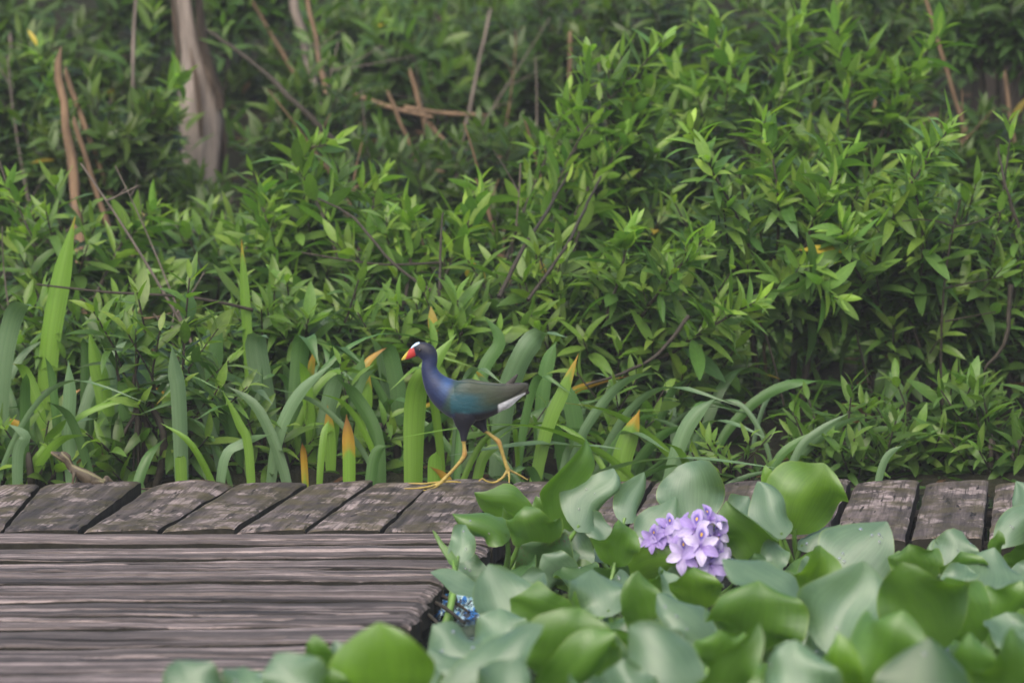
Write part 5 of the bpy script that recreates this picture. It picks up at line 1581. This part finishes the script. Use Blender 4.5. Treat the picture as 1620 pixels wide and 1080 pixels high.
# toes (long, as in all gallinules): x, y in drawing units, depth in metres
def toe(pts, r0=7.5):
    n = len(pts)
    loft(mb, [(p[0], p[1], r0 * (1 - 0.55 * i / (n - 1)), 1.0, p[2]) for i, p in enumerate(pts)], 5 * n, bplane, sides=10)
toe([(352, 942, DN), (300, 958, DN - .004), (240, 967, DN - .010), (185, 968, DN - .015), (142, 966, DN - .019)], 9)
toe([(352, 940, DN), (310, 946, DN + .01), (255, 957, DN + .02), (200, 959, DN + .028), (160, 961, DN + .032)], 8)
toe([(350, 944, DN), (320, 964, DN - .010), (285, 972, DN - .020), (250, 974, DN - .026)], 8)
toe([(355, 938, DN), (400, 938, DN + .004), (445, 940, DN + .006), (468, 944, DN + .007)], 8)
toe([(733, 880, DF), (700, 925, DF - .006), (655, 948, DF - .012), (610, 938, DF - .016), (588, 924, DF - .017), (566, 938, DF - .018)], 9)
toe([(737, 885, DF), (740, 920, DF - .010), (740, 950, DF - .018)], 9)
toe([(735, 880, DF), (770, 900, DF + .006), (815, 925, DF + .01), (848, 946, DF + .012)], 8.5)
toe([(733, 884, DF), (712, 925, DF + .008), (672, 944, DF + .016)], 8)

def bird_col(P):
    x, y = bunit(P)
    dep = P[:, 1] - BY
    n = len(P)
    C = np.zeros((n, 4)); C[:, 3] = 1
    def put(mask, c):
        c = np.asarray(c[:3])
        C[:, :3] = C[:, :3] * (1 - mask[:, None]) + c * mask[:, None]
    nz = np.array([fbm(a * 0.01, b * 0.01, 1.0) for a, b in zip(x, y)]) * 14
    put(np.ones(n), (0.010, 0.018, 0.062))                                         # indigo
    put(sstep(250, 190, y) * (x > 150), (0.006, 0.009, 0.022))                      # blackish head
    put(np.exp(-(((x - 385 + nz) / 42) ** 2 + ((y - 385) / 62) ** 2)), (0.020, 0.060, 0.165))    # bright blue shoulder
    put(0.8 * np.exp(-(((x - 320) / 30) ** 2 + ((y - 320) / 40) ** 2)), (0.015, 0.036, 0.105))
    put(sstep(545, 600, y + nz) * (x > 380), (0.006, 0.008, 0.016))                 # dark belly and thighs
    top = sstep(395, 440, x + (y - 380) * 0.45 + nz)
    put(top * sstep(560, 520, y), (0.020, 0.048, 0.042))                            # greenish back
    put(top * sstep(430, 560, x + nz) * sstep(520, 470, y), (0.031, 0.043, 0.024))  # olive back
    put(top * sstep(600, 780, x) * sstep(480, 440, y), (0.034, 0.036, 0.026))       # brown rump
    wing = sstep(410, 450, y + nz * .5) * sstep(556, 536, y) * sstep(398, 415, x) * sstep(640, 500, x)
    put(wing, (0.011, 0.060, 0.080))                                                # teal wing coverts
    below = sstep(-12, 12, y - (545 - 0.0008 * (x - 540) ** 2 - 0.10 * np.maximum(0, x - 560))) * sstep(420, 440, x)
    put(below * (x < 690), (0.005, 0.006, 0.013))
    white = sstep(-8, 4, (y - (496 - 0.40 * (x - 680)))) * sstep(672, 686, x + nz * .4) * sstep(836, 828, x) * (y < 560)
    put(white, (0.68, 0.70, 0.74))
    put(sstep(832, 842, x) * (y > 415), (0.014, 0.012, 0.012))
    put(((y < 398) & (x > 722) & (y < 398 - 0.02 * (x - 722))) * sstep(395, 380, y - 0.0 * x) * (x < 800), (0.022, 0.020, 0.018))
    # bill
    bill = sstep(206, 200, x + (y - 205) * -0.25) * (y > 168) * (x < 215) * (y < 275)
    put(bill, lin(158, 46, 44))
    put(sstep(158, 151, x + (y - 228) * 0.35) * (y > 190) * (y < 275), lin(168, 160, 62))
    sh = sstep(3, -3, (y - (178 - (x - 190) * 0.62))) * (x < 228) * (x > 180)
    put(sh, lin(168, 198, 222))
    # legs
    leg = ((y > 706) & (x < 560)) | ((y > 660 + 0.0 * x) & (x >= 560) & ((x - 605) * 0.6 + (y - 662) * 0.8 > 0))
    put(leg.astype(float), (0.27, 0.205, 0.050))
    joint = np.exp(-(((x - 487) / 16) ** 2 + ((y - 778) / 18) ** 2)) + np.exp(-(((x - 682) / 18) ** 2 + ((y - 722) / 22) ** 2))
    put(np.clip(joint, 0, 1) * 0.6 * leg, (0.36, 0.16, 0.05))
    put(leg * sstep(0.05, 0.4, nz / 14) * 0.4, (0.46, 0.34, 0.09))
    return C
bloc = np.array([at(600 + 480 / 3.6, 0, BY)[0], BY, 0.0])
bme = remeshed("body", mb, 0.0011, 3, M["bird"], bird_col, bloc)
bird = thing("gallinule", tuple(bloc), "purple gallinule with blue neck, green back and yellow legs striding along the planks", "bird")
bbody = obj("body", bme, bird)
def ball(name, c, rad, mat, parent, n=8):
    V, Q = [], []
    for i in range(n + 1):
        a = math.pi * i / n
        for k in range(2 * n):
            b = math.pi * k / n
            V.append(c + rad * np.array([math.sin(a) * math.cos(b), math.sin(a) * math.sin(b), math.cos(a)]))
    for i in range(n):
        for k in range(2 * n):
            Q.append([i * 2 * n + k, i * 2 * n + (k + 1) % (2 * n), (i + 1) * 2 * n + (k + 1) % (2 * n), (i + 1) * 2 * n + k])
    return obj(name, mesh_np(name, V, Q, mat), parent)
for sgn in (-1, 1):
    e = bplane(232, 188, 0, sgn * 29) - bloc
    ball("eye", e, 0.0026, M["eye"], bird)

# ------------------------------------------------------------------ lizard on the plank end
LY = 7.0
def lplane(cx, cy, dep, off):
    p = at(60 + cx / 8.1, 690 + cy / 8.1, LY)
    return p + np.array([0, dep + off * LY / FPX / 8.1, 0])
mb = MB()
loft(mb, [(162, 205, 14, .8), (185, 212, 26, .8), (235, 232, 40, .85), (295, 255, 56, .85), (350, 285, 58, .8), (385, 325, 52, .75), (410, 375, 50, .75), (450, 420, 58, .8), (540, 470, 78, .85), (660, 540, 92, .85),
          (780, 600, 78, .8), (880, 640, 52, .8), (960, 664, 34, .9), (1060, 676, 22, 1, .01), (1180, 690, 17, 1, .02), (1330, 705, 13, 1, .03), (1520, 690, 11, 1, .035), (1750, 640, 9, 1, .035), (2010, 590, 8, 1, .03), (2330, 610, 6, 1, .02), (2640, 672, 3.5, 1, .012)], 110, lplane, sides=18)
loft(mb, [(300, 196, 8, .6), (350, 205, 12, .35), (405, 248, 14, .3), (418, 285, 8, .3)], 10, lplane, sides=10)            # casque
def limb(pts):
    loft(mb, pts, 6 * len(pts), lplane, sides=10)
limb([(470, 440, 30, 1, -.006), (468, 505, 22, 1, -.012), (455, 575, 17, 1, -.012), (432, 655, 13, 1, -.012), (405, 668, 9, 1, -.016)])
limb([(520, 450, 26, 1, .008), (500, 520, 20, 1, .012), (480, 590, 15, 1, .012), (470, 662, 12, 1, .012)])
limb([(870, 610, 44, .9, -.012), (810, 575, 34, .9, -.02), (720, 560, 24, 1, -.024), (770, 625, 18, 1, -.024), (830, 668, 13, 1, -.024), (770, 676, 8, 1, -.026)])
limb([(860, 600, 44, .9, .008), (868, 545, 36, .9, .012), (900, 560, 26, 1, .012), (960, 615, 18, 1, .012), (1005, 660, 14, 1, .012), (1040, 640, 10, 1, .012), (1078, 604, 6, 1, .012)])
limb([(1010, 655, 11, 1, .012), (1090, 618, 7, 1, .014), (1170, 610, 5, 1, .016), (1215, 600, 3.5, 1, .016)])
limb([(1010, 660, 10, 1, .012), (1110, 640, 7, 1, .008), (1200, 640, 5, 1, .006), (1240, 660, 3.5, 1, .006)])
def lunit(P):
    d = (P - CO).copy()
    d[:, 1] = LY
    z = d @ CF
    return (810 + FPX * d[:, 0] / z - 60) * 8.1, (540 - FPX * (d @ CU) / z - 690) * 8.1
def liz_col(P):
    x, y = lunit(P)
    n = len(P)
    C = np.zeros((n, 4)); C[:, 3] = 1
    def put(mask, c):
        C[:, :3] = C[:, :3] * (1 - mask[:, None]) + np.asarray(c) * mask[:, None]
    nz = np.array([fbm(a * 0.012, b * 0.012, 3.0) for a, b in zip(x, y)])
    put(np.ones(n), (0.062, 0.048, 0.030))
    put(sstep(0.0, 0.35, nz) * 0.6, (0.030, 0.022, 0.014))
    # dark head top and throat line, pale stripes along jaw and back
    put(np.exp(-(((x - 265) / 45) ** 2 + ((y - 205) / 22) ** 2)), (0.03, 0.025, 0.02))
    j = np.abs(y - (205 + (x - 165) * 0.60))
    put(np.exp(-(j / 9) ** 2) * (x < 345), (0.19, 0.17, 0.10))
    b = np.abs(y - np.interp(x, [300, 400, 440, 520, 640, 760, 860], [200, 290, 365, 405, 450, 510, 570]))
    put(np.exp(-(b / 13) ** 2) * (x > 300) * (x < 860), (0.17, 0.155, 0.085))
    put(np.exp(-((y - (275 + (x - 300) * 0.9)) / 20) ** 2) * (x > 290) * (x < 430) * (y > 250) * 0.6, (0.05, 0.04, 0.03))
    put(np.exp(-(((x - 395) / 22) ** 2 + ((y - 450) / 18) ** 2)), (0.36, 0.35, 0.33))
    put(np.exp(-(((x - 890) / 16) ** 2 + ((y - 560) / 34) ** 2)), (0.03, 0.022, 0.018))
    bands = 0.5 + 0.5 * np.sin(x * 0.045)
    put(bands * 0.5 * (x > 960), (0.05, 0.035, 0.022))
    put((y > 560) * (x < 520) * 0.5, (0.12, 0.095, 0.05))
    return C
lloc = np.array([at(130, 0, LY)[0], LY, 0.0])
lme = remeshed("body", mb, 0.0009, 2, M["lizard"], liz_col, lloc)
liz = thing("lizard", tuple(lloc), "brown striped lizard with raised head perched on a plank end", "lizard")
obj("body", lme, liz)
for sgn in (-1, 1):
    ball("eye", lplane(272, 228, 0, sgn * 42) - lloc, 0.0016, M["eye"], liz, 6)
